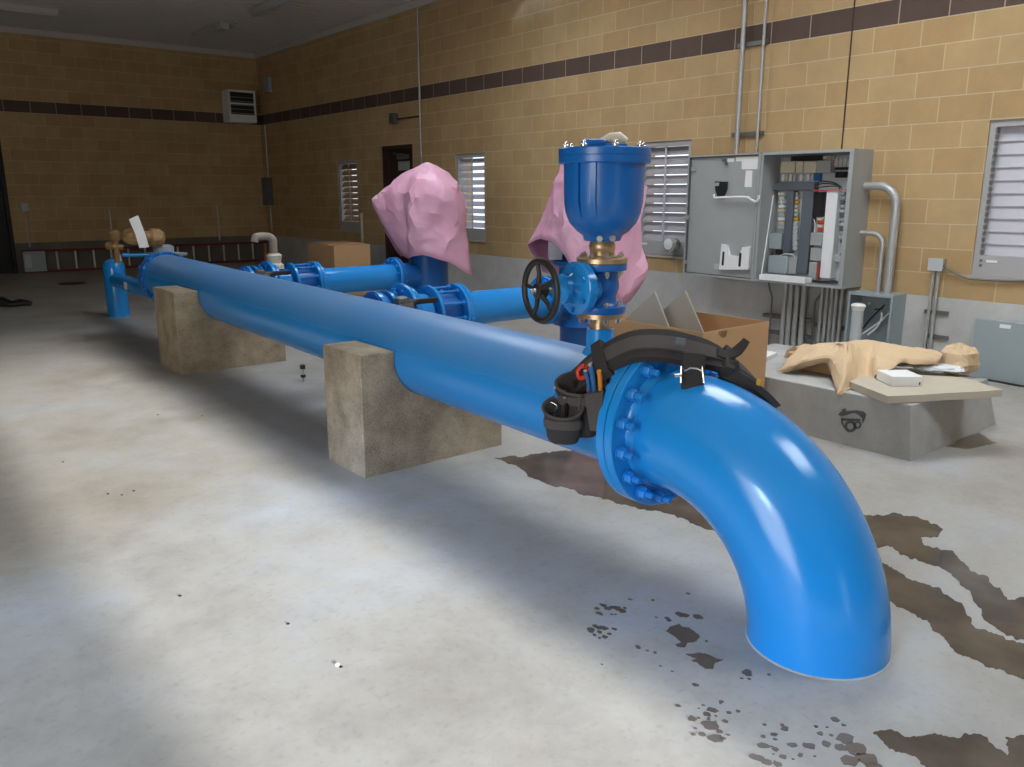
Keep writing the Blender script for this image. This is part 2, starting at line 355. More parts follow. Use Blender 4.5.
# right wall with its four louvred windows and one door
WIN = [(2.03, 2.755, .845, 2.05), (5.67, 6.42, .82, 2.05), (9.24, 9.96, .84, 2.05), (12.87, 13.59, .85, 2.06)]
DOOR = (11.09, 12.0, 0., 2.245)
def wall_with_holes(bm, x0, x1, y0, y1, z1, holes):
    ys = sorted({y0, y1} | {h[0] for h in holes} | {h[1] for h in holes})
    for a, b in zip(ys, ys[1:]):
        hs = [h for h in holes if h[0] <= a+1e-6 and h[1] >= b-1e-6]
        if not hs: box(bm, x0, x1, a, b, -.2, z1)
        else:
            h = hs[0]
            if h[2] > 0: box(bm, x0, x1, a, b, -.2, h[2])
            box(bm, x0, x1, a, b, h[3], z1)
bm = nb(); wall_with_holes(bm, WX, WX+.3, YB, FY, 4.6, WIN+[DOOR])
struct('wall_right', bm, 'wall_r', 'ochre concrete block wall with dark brown band and grey concrete base', 'wall')
bm = nb(); box(bm, 2.42, WX+.3, FY, FY+.3, -.2, 4.6); box(bm, XL-.3, 2.42, FY, FY+.3, 3.3, 4.6); box(bm, XL-.3, -1.6, FY, FY+.3, -.2, 3.3)
struct('wall_far', bm, 'wall_f', 'shaded ochre block wall at the far end of the hall', 'wall')
LDY0, LDY1, LDZ = -1.6, 1.92, 3.9
bm = nb(); wall_with_holes(bm, XL-.3, XL, YB, FY, 4.6, [(LDY0, LDY1, -.2, LDZ)])
struct('wall_left', bm, 'wall_d')
bm = nb(); box(bm, XL-.3, .57, YB-.3, YB, -.2, 4.6); box(bm, 1.72, WX+.3, YB-.3, YB, -.2, 4.6); box(bm, .57, 1.72, YB-.3, YB, 2.12, 4.6)
struct('wall_back', bm, 'wall_d')
# ceiling: ribbed deck
def deck(bm, x0, x1, y0, y1):
    prof = []; y = y0; p = .16
    while y < y1-1e-4:
        for dy, dz in ((0, 0), (.06, 0), (.08, .03), (.14, .03)):
            if y+dy < y1: prof.append((y+dy, CZ+dz))
        y += p
    prof.append((y1, CZ))
    a = [bm.verts.new((x0, q, z)) for q, z in prof]; b = [bm.verts.new((x1, q, z)) for q, z in prof]
    c = [bm.verts.new((x0, q, CZ+.15)) for q in (y0, y1)]; d = [bm.verts.new((x1, q, CZ+.15)) for q in (y0, y1)]
    for k in range(len(a)-1): bm.faces.new((a[k], a[k+1], b[k+1], b[k]))
    bm.faces.new((c[0], d[0], d[1], c[1]))
bm = nb()
deck(bm, XL-.3, SKX0, YB-.3, FY+.3); deck(bm, SKX1, WX+.3, YB-.3, FY+.3)
for a_, b_ in zip([YB-.3]+[q[1] for q in SKY], [q[0] for q in SKY]+[FY+.3]): deck(bm, SKX0, SKX1, a_, b_)
struct('ceiling', bm, 'deck', 'grey ribbed metal roof deck', 'ceiling')
for k, (SKY0, SKY1) in enumerate(SKY):  # unseen curbs, added to block the low sun at the openings
    bm = nb()
    for x0, x1, y0, y1 in ((SKX0-.1, SKX0, SKY0-.1, SKY1+.1), (SKX1, SKX1+.1, SKY0-.1, SKY1+.1), (SKX0, SKX1, SKY0-.1, SKY0), (SKX0, SKX1, SKY1, SKY1+.1)): box(bm, x0, x1, y0, y1, CZ+.03, CZ+.45)
    struct('trim_%d' % (k+5), bm, 'trimc')
bm = nb(); box(bm, WX-.045, WX, YB, FY, CZ-.10, CZ); struct('trim_1', bm, 'trimc', 'pale angle along the top of the right wall', 'trim')
bm = nb(); box(bm, XL, WX-.045, FY-.045, FY, CZ-.10, CZ); struct('trim_2', bm, 'trimc', 'pale angle along the top of the far wall', 'trim')
# control joint in the right wall
bm = nb(); box(bm, WX-.002, WX+.01, 3.968, 3.982, .64, CZ-.1); struct('trim_4', bm, 'brown', 'thin dark control joint running up the right wall', 'joint')
# far roller door
bm = nb(); x = -1.6
for k in range(33): box(bm, -1.6, 2.42, FY+.06, FY+.10+(.012 if k % 2 else 0), .1*k+fz(FY)-.01, .1*k+.098+fz(FY))
d2 = struct('door_2', bm, 'dark', 'black rolling door at the left end of the far wall', 'door')
bm = nb(); box(bm, 2.37, 2.43, FY-.02, FY+.1, fz(FY), 3.32); obj('guide_rail', bm, 'dark', d2)
# side door
dz0 = fz(11.5)
bm = nb(); box(bm, WX+.10, WX+.15, DOOR[0]+.05, DOOR[1]-.05, dz0+.01, DOOR[3]-.05)
d1 = struct('door_1', bm, 'brown', 'dark brown steel door in the right wall behind the pink cover', 'door')
bm = nb()
box(bm, WX-.005, WX+.17, DOOR[0], DOOR[0]+.05, dz0, DOOR[3]); box(bm, WX-.005, WX+.17, DOOR[1]-.05, DOOR[1], dz0, DOOR[3]); box(bm, WX-.005, WX+.17, DOOR[0]+.05, DOOR[1]-.05, DOOR[3]-.05, DOOR[3])
obj('door_frame', bm, 'brown', d1)
bm = nb(); bevbox(bm, WX+.03, WX+.1, 11.35, 11.62, 2.03, 2.10, .008); obj('door_closer', bm, 'strut', d1)
bm = nb(); cyl(bm, (WX+.06, 11.4, 2.1), (WX+.05, 11.75, 2.13), .012); obj('closer_arm', bm, 'strut', d1)
bm = nb(); box(bm, WX+.085, WX+.1, 11.33, 11.66, 1.86, 2.0); obj('door_sign', bm, 'gray', d1)
bm = nb(); cyl(bm, (WX+.1, 11.22, 1.0), (WX+.03, 11.22, 1.0), .03); bevbox(bm, WX+.02, WX+.04, 11.2, 11.34, .985, 1.015, .005); obj('door_handle', bm, 'steel', d1)
# louvred windows
WL = ['louvred window at the right edge of the photo with a white sticker', 'louvred window half hidden behind the open panel door', 'bright louvred window beside the big pink cover', 'narrow shaded louvred window left of the brown door']
for k, (y0, y1, z0, z1) in enumerate(WIN):
    bm = nb(); f = .05
    box(bm, WX+.02, WX+.16, y0, y0+f, z0, z1); box(bm, WX+.02, WX+.16, y1-f, y1, z0, z1)
    box(bm, WX+.02, WX+.16, y0+f, y1-f, z1-f, z1); box(bm, WX+.02, WX+.16, y0+f, y1-f, z0, z0+.16)
    w = struct('window_%d' % (k+1), bm, 'frame', WL[k], 'window')
    bm = nb(); n = 10; p = (z1-f-z0-.16)/n
    for i in range(n):
        zc = z0+.16+p*(i+.5)
        a = math.radians((78, 54, 38, 58)[k]); hl = p*(.62, .54, .52, .535)[k]
        R_ = Matrix.Translation((WX+.09, 0, zc)) @ Matrix.Rotation(PI/2-a, 4, 'Y')
        box(bm, -.003, .003, y0+f, y1-f, -hl, hl, R_)
    obj('louvre', bm, 'louvre' if k in (0, 2) else ('louvre_grey' if k == 1 else 'louvre_wall_lit'), w)
    bm = nb(); ym = (y0+y1)/2
    if k: box(bm, WX+.035, WX+.045, ym-.012, ym+.012, z0+.16, z1-f); obj('tie_bar', bm, 'louvre', w)
    else:
        for i in range(2*n): box(bm, WX+.015, WX+.04, y1-f-.012, y1-f+.006, z0+.17+i*p/2, z0+.17+i*p/2+.03)
        obj('louvre_pivot', bm, 'strut', w)
    bm = nb(); box(bm, WX-.015, WX+.03, y0-.02, y1+.02, z0-.025, z0); obj('window_sill', bm, 'ply' if k else 'frame', w)
    if k in (0, 1):
        bm = nb(); yc = y1-.13 if k == 0 else y1-.12
        box(bm, WX+.016, WX+.02, yc-.05, yc+.03, z0+.105, z0+.125); obj('label', bm, 'white', w, 'small white label')
        if k == 0:
            bm = nb()
            for zz in (.07, .11): box(bm, WX+.014, WX+.02, y1-.07, y1-.05, z0+zz, z0+zz+.018)
            obj('latch', bm, 'strut', w)

# ================================================================== MAIN HEADER
AX, AY, AZ, SA, SB = 2.39, 1.2, .608, .0119, .011
def axis(y): return Vector((AX+SA*(y-AY), y, AZ+SB*(y-AY)))
hd = Vector((SA, 1, SB)).normalized()
RP = .2255
FLY = 1.95                                          # face of the elbow flange
def on_axis(y, r, th): c = axis(y); return c+Vector((math.cos(th)*r, 0, math.sin(th)*r))
header = thing('header_pipe', (2.42, 5, fz(5)), 'long bright blue main pipe lying across the concrete saddles', 'pipe')
HE = 8.42
bm = nb(); p0 = axis(FLY+.04); Ln = (axis(HE)-p0).length
lathe(bm, [(RP, 0), (RP, Ln)], p0, hd, 64); obj('barrel', bm, 'muted', header)
bm = nb(); lathe(bm, [(RP, .0), (.322, .0), (.326, .004), (.326, .034), (.322, .038), (.25, .038), (RP+.012, .06), (RP, .075)], axis(FLY+.042), hd, 64); obj('flange', bm, 'blue', header)
bm = nb(); lathe(bm, [(RP, -.1), (.246, -.098), (.25, -.094), (.25, -.066), (.236, -.06), (.236, -.044), (.25, -.04), (.25, -.004), (.246, 0), (0, 0)], axis(HE+.05), hd, 48); obj('end_flange', bm, 'blue_dark', header)
for k in range(14):
    t = 2*PI*k/14; bm = nb(); c = axis(HE+.05)+Vector((math.cos(t)*.24, 0, math.sin(t)*.24)); lathe(bm, [(.006, -.125), (.018, -.12), (.018, -.095), (.012, -.095), (.012, .005), (.018, .005), (.018, .03), (.006, .035)], c, hd, 6, sm=False); obj('bolt', bm, 'blue_bolt', header)
# elbow
elbow = thing('elbow_pipe', (2.39, 1.262, 0), 'large glossy blue elbow turning from the main pipe down into the floor', 'pipe elbow')
bm = nb(); EB = .608; pts = []
c0 = axis(FLY); yb = FLY-.075-EB
N_ = 40; path = [axis(FLY)]
for k in range(N_+1):
    a = PI/2*k/N_
    path.append(Vector((AX, yb+EB-EB*math.sin(a), AZ-EB+.0+EB*math.cos(a)-.0)))
path[0].z = AZ; 
path.append(Vector((AX, yb, -.05)))
rings = []; RE = .2305
for i, p in enumerate(path):
    a = 0 if i == 0 else (PI/2 if i == len(path)-1 else PI/2*(i-1)/N_)
    up = Vector((0, -math.sin(a)*-1*0, 0))
    nrm_out = Vector((0, -math.sin(a), math.cos(a)))
    rings.append([bm.verts.new(p+Vector((1, 0, 0))*math.cos(2*PI*k/64)*RE+nrm_out*math.sin(2*PI*k/64)*RE) for k in range(64)])
for a, b in zip(rings, rings[1:]):
    for k in range(64): bm.faces.new((a[k], a[(k+1) % 64], b[(k+1) % 64], b[k])).smooth = True
obj('bend', bm, 'blue', elbow)
bm = nb(); lathe(bm, [(RP-.002, -.03), (RP+.016, -.016), (.25, 0), (.322, 0), (.326, .004), (.326, .034), (.322, .038), (RP, .038)], axis(FLY), hd, 64); obj('flange', bm, 'blue', elbow)
x_, y_ = frame_of(hd)
for k in range(16):
    t = 2*PI*(k+.5)/16; r = .286; c = axis(FLY)+Vector((math.cos(t)*r, 0, math.sin(t)*r))
    bm = nb()
    lathe(bm, [(.027, -.002), (.027, -.006), (.025, -.006)], c, hd, 16, sm=False)
    lathe(bm, [(.0235, -.006), (.0235, -.030), (.020, -.034)], c, hd, 6, sm=False, a0=k)
    lathe(bm, [(.0125, -.03), (.0125, -.062), (.009, -.066)], c, hd, 12)
    obj('bolt', bm, 'blue_bolt', elbow)
    bm = nb(); lathe(bm, [(.0235, .079), (.0235, .104), (.018, .108)], c, hd, 6, sm=False, a0=k+.4); obj('bolt_head', bm, 'blue_bolt', header)
bm = nb(); lathe(bm, [(RP, 0.0), (RE+.004, .0), (RE+.004, .003), (RE-.002, .006)], (AX, yb, 0), (0, 0, 1), 64); obj('grout_ring', bm, 'pad', elbow, 'thin pale grout line where it enters the floor')

# ================================================================== CONCRETE SADDLES
def saddle(y0, y1, x0, x1, label):
    ym = (y0+y1)/2; ax = axis(ym); zb = fz(ym); top = ax.z+.045
    r = RP+.002; poly = [(x0, zb-.02), (x1, zb-.02), (x1, top), (ax.x+r, top)]
    for k in range(1, 24): a = -PI*k/24; poly.append((ax.x+r*math.cos(a), ax.z+r*math.sin(a)))
    poly += [(ax.x-r, top), (x0, top)]
    bm = nb(); prism(bm, poly, lambda p: (p[0], y0, p[1]), lambda p: (p[0], y1, p[1]))
    o = obj('concrete_saddle', bm, 'saddle', bev=.008); return tag(o, label, 'concrete block', 'concrete saddles under the main pipe')
saddle(3.645, 4.06, 1.985, 2.92, 'rough concrete saddle nearer the camera, under the middle of the main pipe')
saddle(6.76, 7.30, 2.03, 2.95, 'rough concrete saddle farther away, under the far half of the main pipe')

# ================================================================== AIR VALVE RISER
RX, RY = 2.410, 2.35
rtop = axis(RY).z
riser = thing('riser_outlet', (RX, RY, rtop+RP-.03), 'short blue outlet with bronze flange standing on the main pipe', 'pipe fitting')
bm = nb(); lathe(bm, [(.085, 0), (.068, .035), (.056, .05), (.056, .945-rtop-RP+.03)], (RX, RY, rtop+RP-.03), (0, 0, 1), 32); obj('stub', bm, 'blue', riser)
bm = nb(); lathe(bm, [(.043, .93), (.043, .985), (.05, .99), (.1, .993), (.1, 1.012), (.0, 1.012)], (RX, RY, 0), (0, 0, 1), 40); obj('companion_flange', bm, 'bronze', riser, 'bronze companion flange')
gate = thing('gate_valve', (RX, RY, 1.012), 'blue gate valve with black handwheel below the bowl shaped air valve', 'valve')
bm = nb(); lathe(bm, [(0, 1.012), (.1, 1.012), (.103, 1.016), (.103, 1.040), (.075, 1.046), (.064, 1.06), (.062, 1.08), (.07, 1.1), (.074, 1.12), (.07, 1.15), (.064, 1.175), (.075, 1.183), (.1, 1.186), (.103, 1.19), (.103, 1.213), (.0, 1.213)], (RX, RY, 0), (0, 0, 1), 40)
obj('body', bm, 'blue_dark', gate)
VZ = 1.118
bm = nb(); lathe(bm, [(.06, .03), (.066, .09), (.1, .094), (.106, .098), (.106, .114), (.108, .116), (.108, .134), (.104, .138), (.062, .146), (.052, .16), (.05, .18), (.058, .185), (.06, .205), (.05, .21), (.034, .22), (.03, .245), (.02, .25), (0, .25)], (RX, RY, VZ), (-1, 0, 0), 40)
obj('bonnet', bm, 'blue', gate)
for k in range(6):
    t = 2*PI*(k+.5)/6; bm = nb(); lathe(bm, [(.0, .152), (.011, .152), (.011, .136), (.011, .086), (0, .086)], (RX, RY+math.cos(t)*.085, VZ+math.sin(t)*.085), (-1, 0, 0), 6, sm=False); obj('bolt', bm, 'blue_bolt', gate)
for k in range(8):
    t = 2*PI*(k+.5)/8
    q = (RX+math.cos(t)*.082, RY+math.sin(t)*.082)
    bm = nb(); lathe(bm, [(.006, .968), (.006, .974), (.011, .974), (.011, .993), (.007, .993), (.007, 1.038), (.011, 1.038), (.011, 1.055), (.006, 1.055), (.006, 1.064)], (q[0], q[1], 0), (0, 0, 1), 6, sm=False); obj('stud', bm, 'bright', gate, 'bright steel stud')
    bm = nb(); lathe(bm, [(.006, 1.158), (.006, 1.166), (.011, 1.166), (.011, 1.188), (.007, 1.188), (.007, 1.235), (.0115, 1.235), (.0115, 1.25), (.006, 1.25), (.006, 1.258)], (q[0], q[1], 0), (0, 0, 1), 6, sm=False); obj('stud', bm, 'bright', gate, 'bright steel stud')
bm = nb(); cyl(bm, (RX-.23, RY, VZ), (RX-.325, RY, VZ), .013); obj('stem', bm, 'steel', gate, 'bare steel stem')
gate.rotation_euler.z = -.14
HW = Vector((RX-.300, RY, VZ))
bm = nb(); n = 48; rings = []
for k in range(n):
    t = 2*PI*k/n; c = HW+Vector((0, math.cos(t), math.sin(t)))*.117; o_ = Vector((0, math.cos(t), math.sin(t)))
    rings.append([bm.verts.new(c+o_*math.cos(q*PI/5)*.013+Vector((1, 0, 0))*math.sin(q*PI/5)*.012) for q in range(10)])
for i in range(n):
    for q in range(10): bm.faces.new((rings[i][q], rings[i][(q+1) % 10], rings[(i+1) % n][(q+1) % 10], rings[(i+1) % n][q])).smooth = True
whl = obj('handwheel', bm, 'iron', gate, 'black cast iron handwheel')
bm = nb(); lathe(bm, [(0, -.028), (.022, -.028), (.03, -.02), (.03, .02), (.02, .026), (0, .026)], HW, (-1, 0, 0), 20); obj('hub', bm, 'iron', whl)
bm = nb(); lathe(bm, [(0, .044), (.008, .044), (.013, .036), (.013, .026)], HW, (-1, 0, 0), 6, sm=False); obj('hub_nut', bm, 'bright', whl, 'bright hub nut')
for k in range(5):
    t = 2*PI*k/5+.12; d = Vector((0, math.cos(t), math.sin(t))); bm = nb()
    tube(bm, [HW+d*.02+Vector((-.006, 0, 0)), HW+d*.066+Vector((.002, 0, 0)), HW+d*.114], .009, 10, rs=[.012, .0095, .008]); obj('spoke', bm, 'iron', whl)
# air release valve
arv = thing('air_release_valve', (RX, RY, 1.213), 'tall blue bowl shaped air valve on a bronze flange', 'valve')
bm = nb(); lathe(bm, [(0, 1.213), (.1, 1.213), (.104, 1.217), (.104, 1.235), (.1, 1.239), (.06, 1.241), (.05, 1.247), (.05, 1.268), (.053, 1.272), (.053, 1.29), (.05, 1.294), (.048, 1.32), (0, 1.32)], (RX, RY, 0), (0, 0, 1), 40)
obj('inlet_flange', bm, 'bronze', arv, 'bronze inlet flange and nipple')
bm = nb(); lathe(bm, [(0, 1.305), (.072, 1.305), (.076, 1.31), (.08, 1.325), (.105, 1.343), (.135, 1.375), (.152, 1.415), (.158, 1.455), (.16, 1.5), (.162, 1.612), (0, 1.612)], (RX, RY, 0), (0, 0, 1), 56)
obj('bowl', bm, 'blue_dark', arv)
toC = Vector((-RX, -RY, 0)).normalized(); a0 = math.atan2(toC.y, toC.x)
for da in (-.66, -.24, 2.0, 2.8, -2.4):
    t = a0+da; d = Vector((math.cos(t), math.sin(t), 0)); s = Vector((-d.y, d.x, 0)); c = Vector((RX, RY, 0)); bm = nb()
    prism(bm, [(.135, 1.395), (.150, 1.4), (.172, 1.46), (.174, 1.615), (.135, 1.615)], lambda p: c+d*p[0]+s*.010+Vector((0, 0, p[1])), lambda p: c+d*p[0]-s*.010+Vector((0, 0, p[1])))
    obj('rib', bm, 'blue_dark', arv)
bm = nb(); lathe(bm, [(.15, 1.606), (.178, 1.606), (.183, 1.611), (.183, 1.634), (.181, 1.6355), (.181, 1.6375), (.183, 1.639), (.183, 1.662), (.178, 1.667), (0, 1.668)], (RX, RY, 0), (0, 0, 1), 56); obj('cover', bm, 'blue_dark', arv)
for k in range(8):
    t = 2*PI*k/8+.25; q = (RX+math.cos(t)*.158, RY+math.sin(t)*.158); bm = nb()
    lathe(bm, [(.013, 1.664), (.013, 1.676), (.010, 1.679), (.007, 1.679), (.007, 1.688), (.004, 1.691)], (q[0], q[1], 0), (0, 0, 1), 12); obj('bolt', bm, 'bright', arv, 'bright cover bolt')
bc = Vector((RX, RY, 1.665))-RH*.045
bm = nb(); bevbox(bm, -.05, .05, -.04, .04, 0, .036, .016, 3, Matrix.Translation(bc) @ Matrix.Rotation(-YAW, 4, 'Z')); bevbox(bm, .045, .13, -.05, .04, 0, .018, .008, 2, Matrix.Translation(bc) @ Matrix.Rotation(-YAW, 4, 'Z')); obj('cover_boss', bm, 'blue_dark', arv)
bm = nb(); p = bc+RH*.03+Vector((0, 0, .028)); tube(bm, [p, p+RH*.035+Vector((0, 0, .012)), p+RH*.07+Vector((0, 0, .014)), p+RH*.1+Vector((0, 0, -.002))], .018, 14, rs=[.012, .02, .022, .016]); obj('vent_plug', bm, 'cream', arv, 'cream coloured vent plug')
for da in (-.12, .5):
    t = a0+da; d = Vector((math.cos(t), math.sin(t), 0)); bm = nb(); lathe(bm, [(.0, .0), (.013, .0), (.013, .02), (0, .02)], Vector((RX, RY, 1.322))+d*.07, d+Vector((0, 0, -.3)), 6, sm=False); obj('drain_plug', bm, 'steel', arv, 'steel drain plug')
# ================================================================== PUMP BRANCHES
BZ = .605; YB1, YB2 = 5.15, 7.6; RB = .135
def fl(bm, x, y, z, w=.03, R=.2, r=RB, n=40): lathe(bm, [(r, 0), (R-.004, 0), (R, .004), (R, w-.004), (R-.004, w), (r, w)], (x, y, z), (1, 0, 0), n)
def boltring(parent, x, y, z, R, w, n=12, mat='blue_bolt'):
    for k in range(n):
        t = 2*PI*(k+.5)/n; bm = nb(); q = (x, y+math.cos(t)*R, z+math.sin(t)*R)
        lathe(bm, [(.008, -.028), (.008, -.022), (.016, -.022), (.016, -.001), (.008, -.001), (.008, w+.001), (.016, w+.001), (.016, w+.02), (.008, w+.02), (.008, w+.03)], q, (1, 0, 0), 6, sm=False)
        obj('bolt', bm, mat, parent)
roots = []
Y = YB1; G = 'pump branch valves and pipes'
# header outlets
for yy, zz in ((YB1, BZ), (YB2, BZ+.02)):
    bm = nb(); lathe(bm, [(RB+.03, 0), (RB+.006, .05), (RB, .08), (RB, .30), (.2, .30), (.2, .33), (0, .33)], (axis(yy).x+RP-.03, yy, zz), (1, 0, 0), 40); obj('outlet', bm, 'blue', header)
# butterfly valve with gear operator
v = thing('butterfly_valve', (3.02, Y, BZ-.2), 'blue butterfly valve with black gear lever on the branch nearer the camera', 'valve', G); roots.append(v)
bm = nb(); lathe(bm, [(0, 0), (.185, 0), (.19, .01), (.19, .07), (.185, .08), (0, .08)], (2.925, Y, BZ), (1, 0, 0), 40); lathe(bm, [(.045, .17), (.04, .23), (.05, .235), (.05, .25), (0, .25)], (2.965, Y-.02, BZ+.04), (0, -1, 0), 20); obj('body', bm, 'blue_dark', v)
bm = nb(); bevbox(bm, 2.93, 3.06, Y-.36, Y-.27, BZ+.01, BZ+.15, .02); lathe(bm, [(.05, 0), (.05, .03), (.03, .04), (0, .04)], (2.98, Y-.315, BZ+.15), (0, 0, 1), 20); obj('gear_box', bm, 'strut', v, 'dull grey gear box')
bm = nb(); bevbox(bm, 3.04, 3.27, Y-.345, Y-.305, BZ+.125, BZ+.165, .012); cyl(bm, (3.0, Y-.325, BZ+.14), (3.08, Y-.325, BZ+.14), .028); obj('lever', bm, 'black', v, 'black lever')
# check valve / short spool with a wide flange
s = thing('check_valve', (3.13, Y, BZ-.2), 'short blue check valve with wide flange on the branch nearer the camera', 'valve', G); roots.append(s)
bm = nb(); lathe(bm, [(RB, 0), (.195, 0), (.2, .004), (.2, .026), (.196, .03), (.15, .032), (.15, .13), (.236, .132), (.24, .138), (.24, .162), (.236, .168), (RB, .168)], (3.03, Y, BZ), (1, 0, 0), 44); obj('body', bm, 'blue', s)
bm = nb(); lathe(bm, [(.03, 0), (.03, .04), (.016, .045), (.016, .07), (0, .07)], (3.11, Y, BZ+.14), (0, 0, 1), 12); obj('bleed_plug', bm, 'blue_bolt', s)
boltring(s, 3.165, Y, BZ, .19, .033)
# dismantling joint
j = thing('dismantling_joint', (3.4, Y, BZ-.2), 'blue flanged dismantling joint with tie rods on the branch nearer the camera', 'pipe fitting', G); roots.append(j)
bm = nb(); lathe(bm, [(RB, 0), (.212, 0), (.216, .006), (.216, .026), (.212, .032), (.155, .034), (.15, .16), (RB, .165)], (3.212, Y, BZ), (1, 0, 0), 44); obj('body', bm, 'blue', j)
bm = nb(); fl(bm, 3.40, Y, BZ, .03, .208, .14); obj('gland_ring', bm, 'blue', j)
bm = nb(); lathe(bm, [(.138, 0), (.138, .3)], (3.37, Y, BZ), (1, 0, 0), 40); obj('sleeve', bm, 'blue_dark', j)
bm = nb(); fl(bm, 3.64, Y, BZ, .03, .208, .13); obj('end_flange', bm, 'blue', j)
for k in range(10):
    t = 2*PI*(k+.3)/10; q = (Y+math.cos(t)*.182, BZ+math.sin(t)*.182); bm = nb()
    lathe(bm, [(.008, -.02), (.017, -.018), (.017, .0), (.01, .0), (.01, .175), (.017, .175), (.017, .2), (.01, .2), (.01, .238)], (3.43, q[0], q[1]), (1, 0, 0), 8, sm=False); obj('tie_rod', bm, 'blue_bolt', j)
# discharge pipe
d = thing('discharge_pipe', (4.15, Y, BZ-.2), 'light blue flanged discharge pipe on the branch nearer the camera', 'pipe', G); roots.append(d)
bm = nb(); lathe(bm, [(RB, 0), (RB, .90)], (3.69, Y, BZ), (1, 0, 0), 44); obj('barrel', bm, 'blue', d)
bm = nb(); fl(bm, 3.672, Y, BZ, .032, .208); obj('flange', bm, 'blue', d)
bm = nb(); fl(bm, 4.57, Y, BZ, .032, .205); obj('flange', bm, 'blue', d)
boltring(d, 4.57, Y, BZ, .172, .066)
for x in (3.66,): boltring(d, x, Y, BZ, .178, .044, 10)
# pump
PX = 5.05
p = thing('pump', (PX, Y, fz(Y)), 'blue vertical pump under the pink sheet nearer the camera', 'pump', 'vertical pumps'); roots.append(p)
bm = nb(); lathe(bm, [(0, 0), (.27, 0), (.27, .03), (.2, .032), (.2, .34), (0, .34)], (PX, Y, fz(Y)), (0, 0, 1), 40); obj('pedestal', bm, 'blue_dark', p)
bm = nb(); zb = fz(Y)+.335; lathe(bm, [(.27, 0), (.25, .02), (.22, .05), (.215, .5), (.26, .52), (.27, .53), (.27, .56), (0, .56)], (PX, Y, zb), (0, 0, 1), 44); obj('discharge_head', bm, 'blue_dark', p)
bm = nb(); lathe(bm, [(RB, 0), (.205, 0), (.205, .03), (RB, .03), (RB, .3)], (4.604, Y, BZ), (1, 0, 0), 40); obj('nozzle', bm, 'blue_dark', p)
for k in range(4):
    t = PI/4+k*PI/2+.3; c = Vector((PX+math.cos(t)*.2, Y+math.sin(t)*.2, zb+.56)); bm = nb()
    bevbox(bm, -.035, .035, -.06, .06, 0, .2, .008, 2, Matrix.Translation(c) @ Matrix.Rotation(t, 4, 'Z')); obj('motor_stand', bm, 'blue_dark', p)
bm = nb(); lathe(bm, [(0, .2), (.25, .2), (.25, .23), (.2, .24), (.195, .5), (.205, .52), (.205, .7), (.19, .74), (.10, .79), (0, .8)], (PX, Y, zb+.56), (0, 0, 1), 44); obj('motor', bm, 'gray', p, 'grey motor hidden under the sheet')
bm = nb(); tp = Vector((PX, Y, 1.02))-RH*.255-FH*.10; bevbox(bm, -.06, .06, -.05, .05, -.085, .085, .01, 2, Matrix.Translation(tp) @ Matrix.Rotation(-YAW, 4, 'Z')); bevbox(bm, .05, .2, -.03, .03, -.04, .04, .005, 1, Matrix.Translation(tp) @ Matrix.Rotation(-YAW, 4, 'Z')); obj('terminal_box', bm, 'plate', p, 'pale terminal box peeping out under the sheet')
NL = ['blue butterfly valve with black gear lever on the branch farther from the camera', 'short blue check valve with wide flange on the branch farther from the camera', 'blue flanged dismantling joint with tie rods on the branch farther from the camera', 'light blue flanged discharge pipe on the branch farther from the camera', 'blue vertical pump under the big pink sheet by the brown door']
for r, l in zip(roots, NL): dup(r, r.location+Vector((0, YB2-YB1, .017)), l)
# grey elbow vent on the far branch
vn = thing('vent_elbow', (3.26, YB2, BZ+.2), 'dust-covered grey pipe elbow with yellowish wrapped base above the far branch', 'pipe elbow')
bm = nb(); tube(bm, smooth_path([(3.26, YB2, BZ+.2), (3.26, YB2, BZ+.4), (3.26, YB2, BZ+.45), (3.23, YB2, BZ+.48), (3.19, YB2, BZ+.49), (3.11, YB2, BZ+.488), (3.085, YB2, BZ+.478), (3.075, YB2, BZ+.44)], 6), .036, 16); obj('pipe', bm, 'dusty_grey', vn)
bm = nb(); lathe(bm, [(.09, .0), (.085, .04), (.06, .06), (.07, .1), (.075, .13), (.05, .15)], (3.26, YB2, BZ+.175), (0, 0, 1), 18); obj('wrapped_base', bm, 'cream', vn, 'yellowish wrapping')

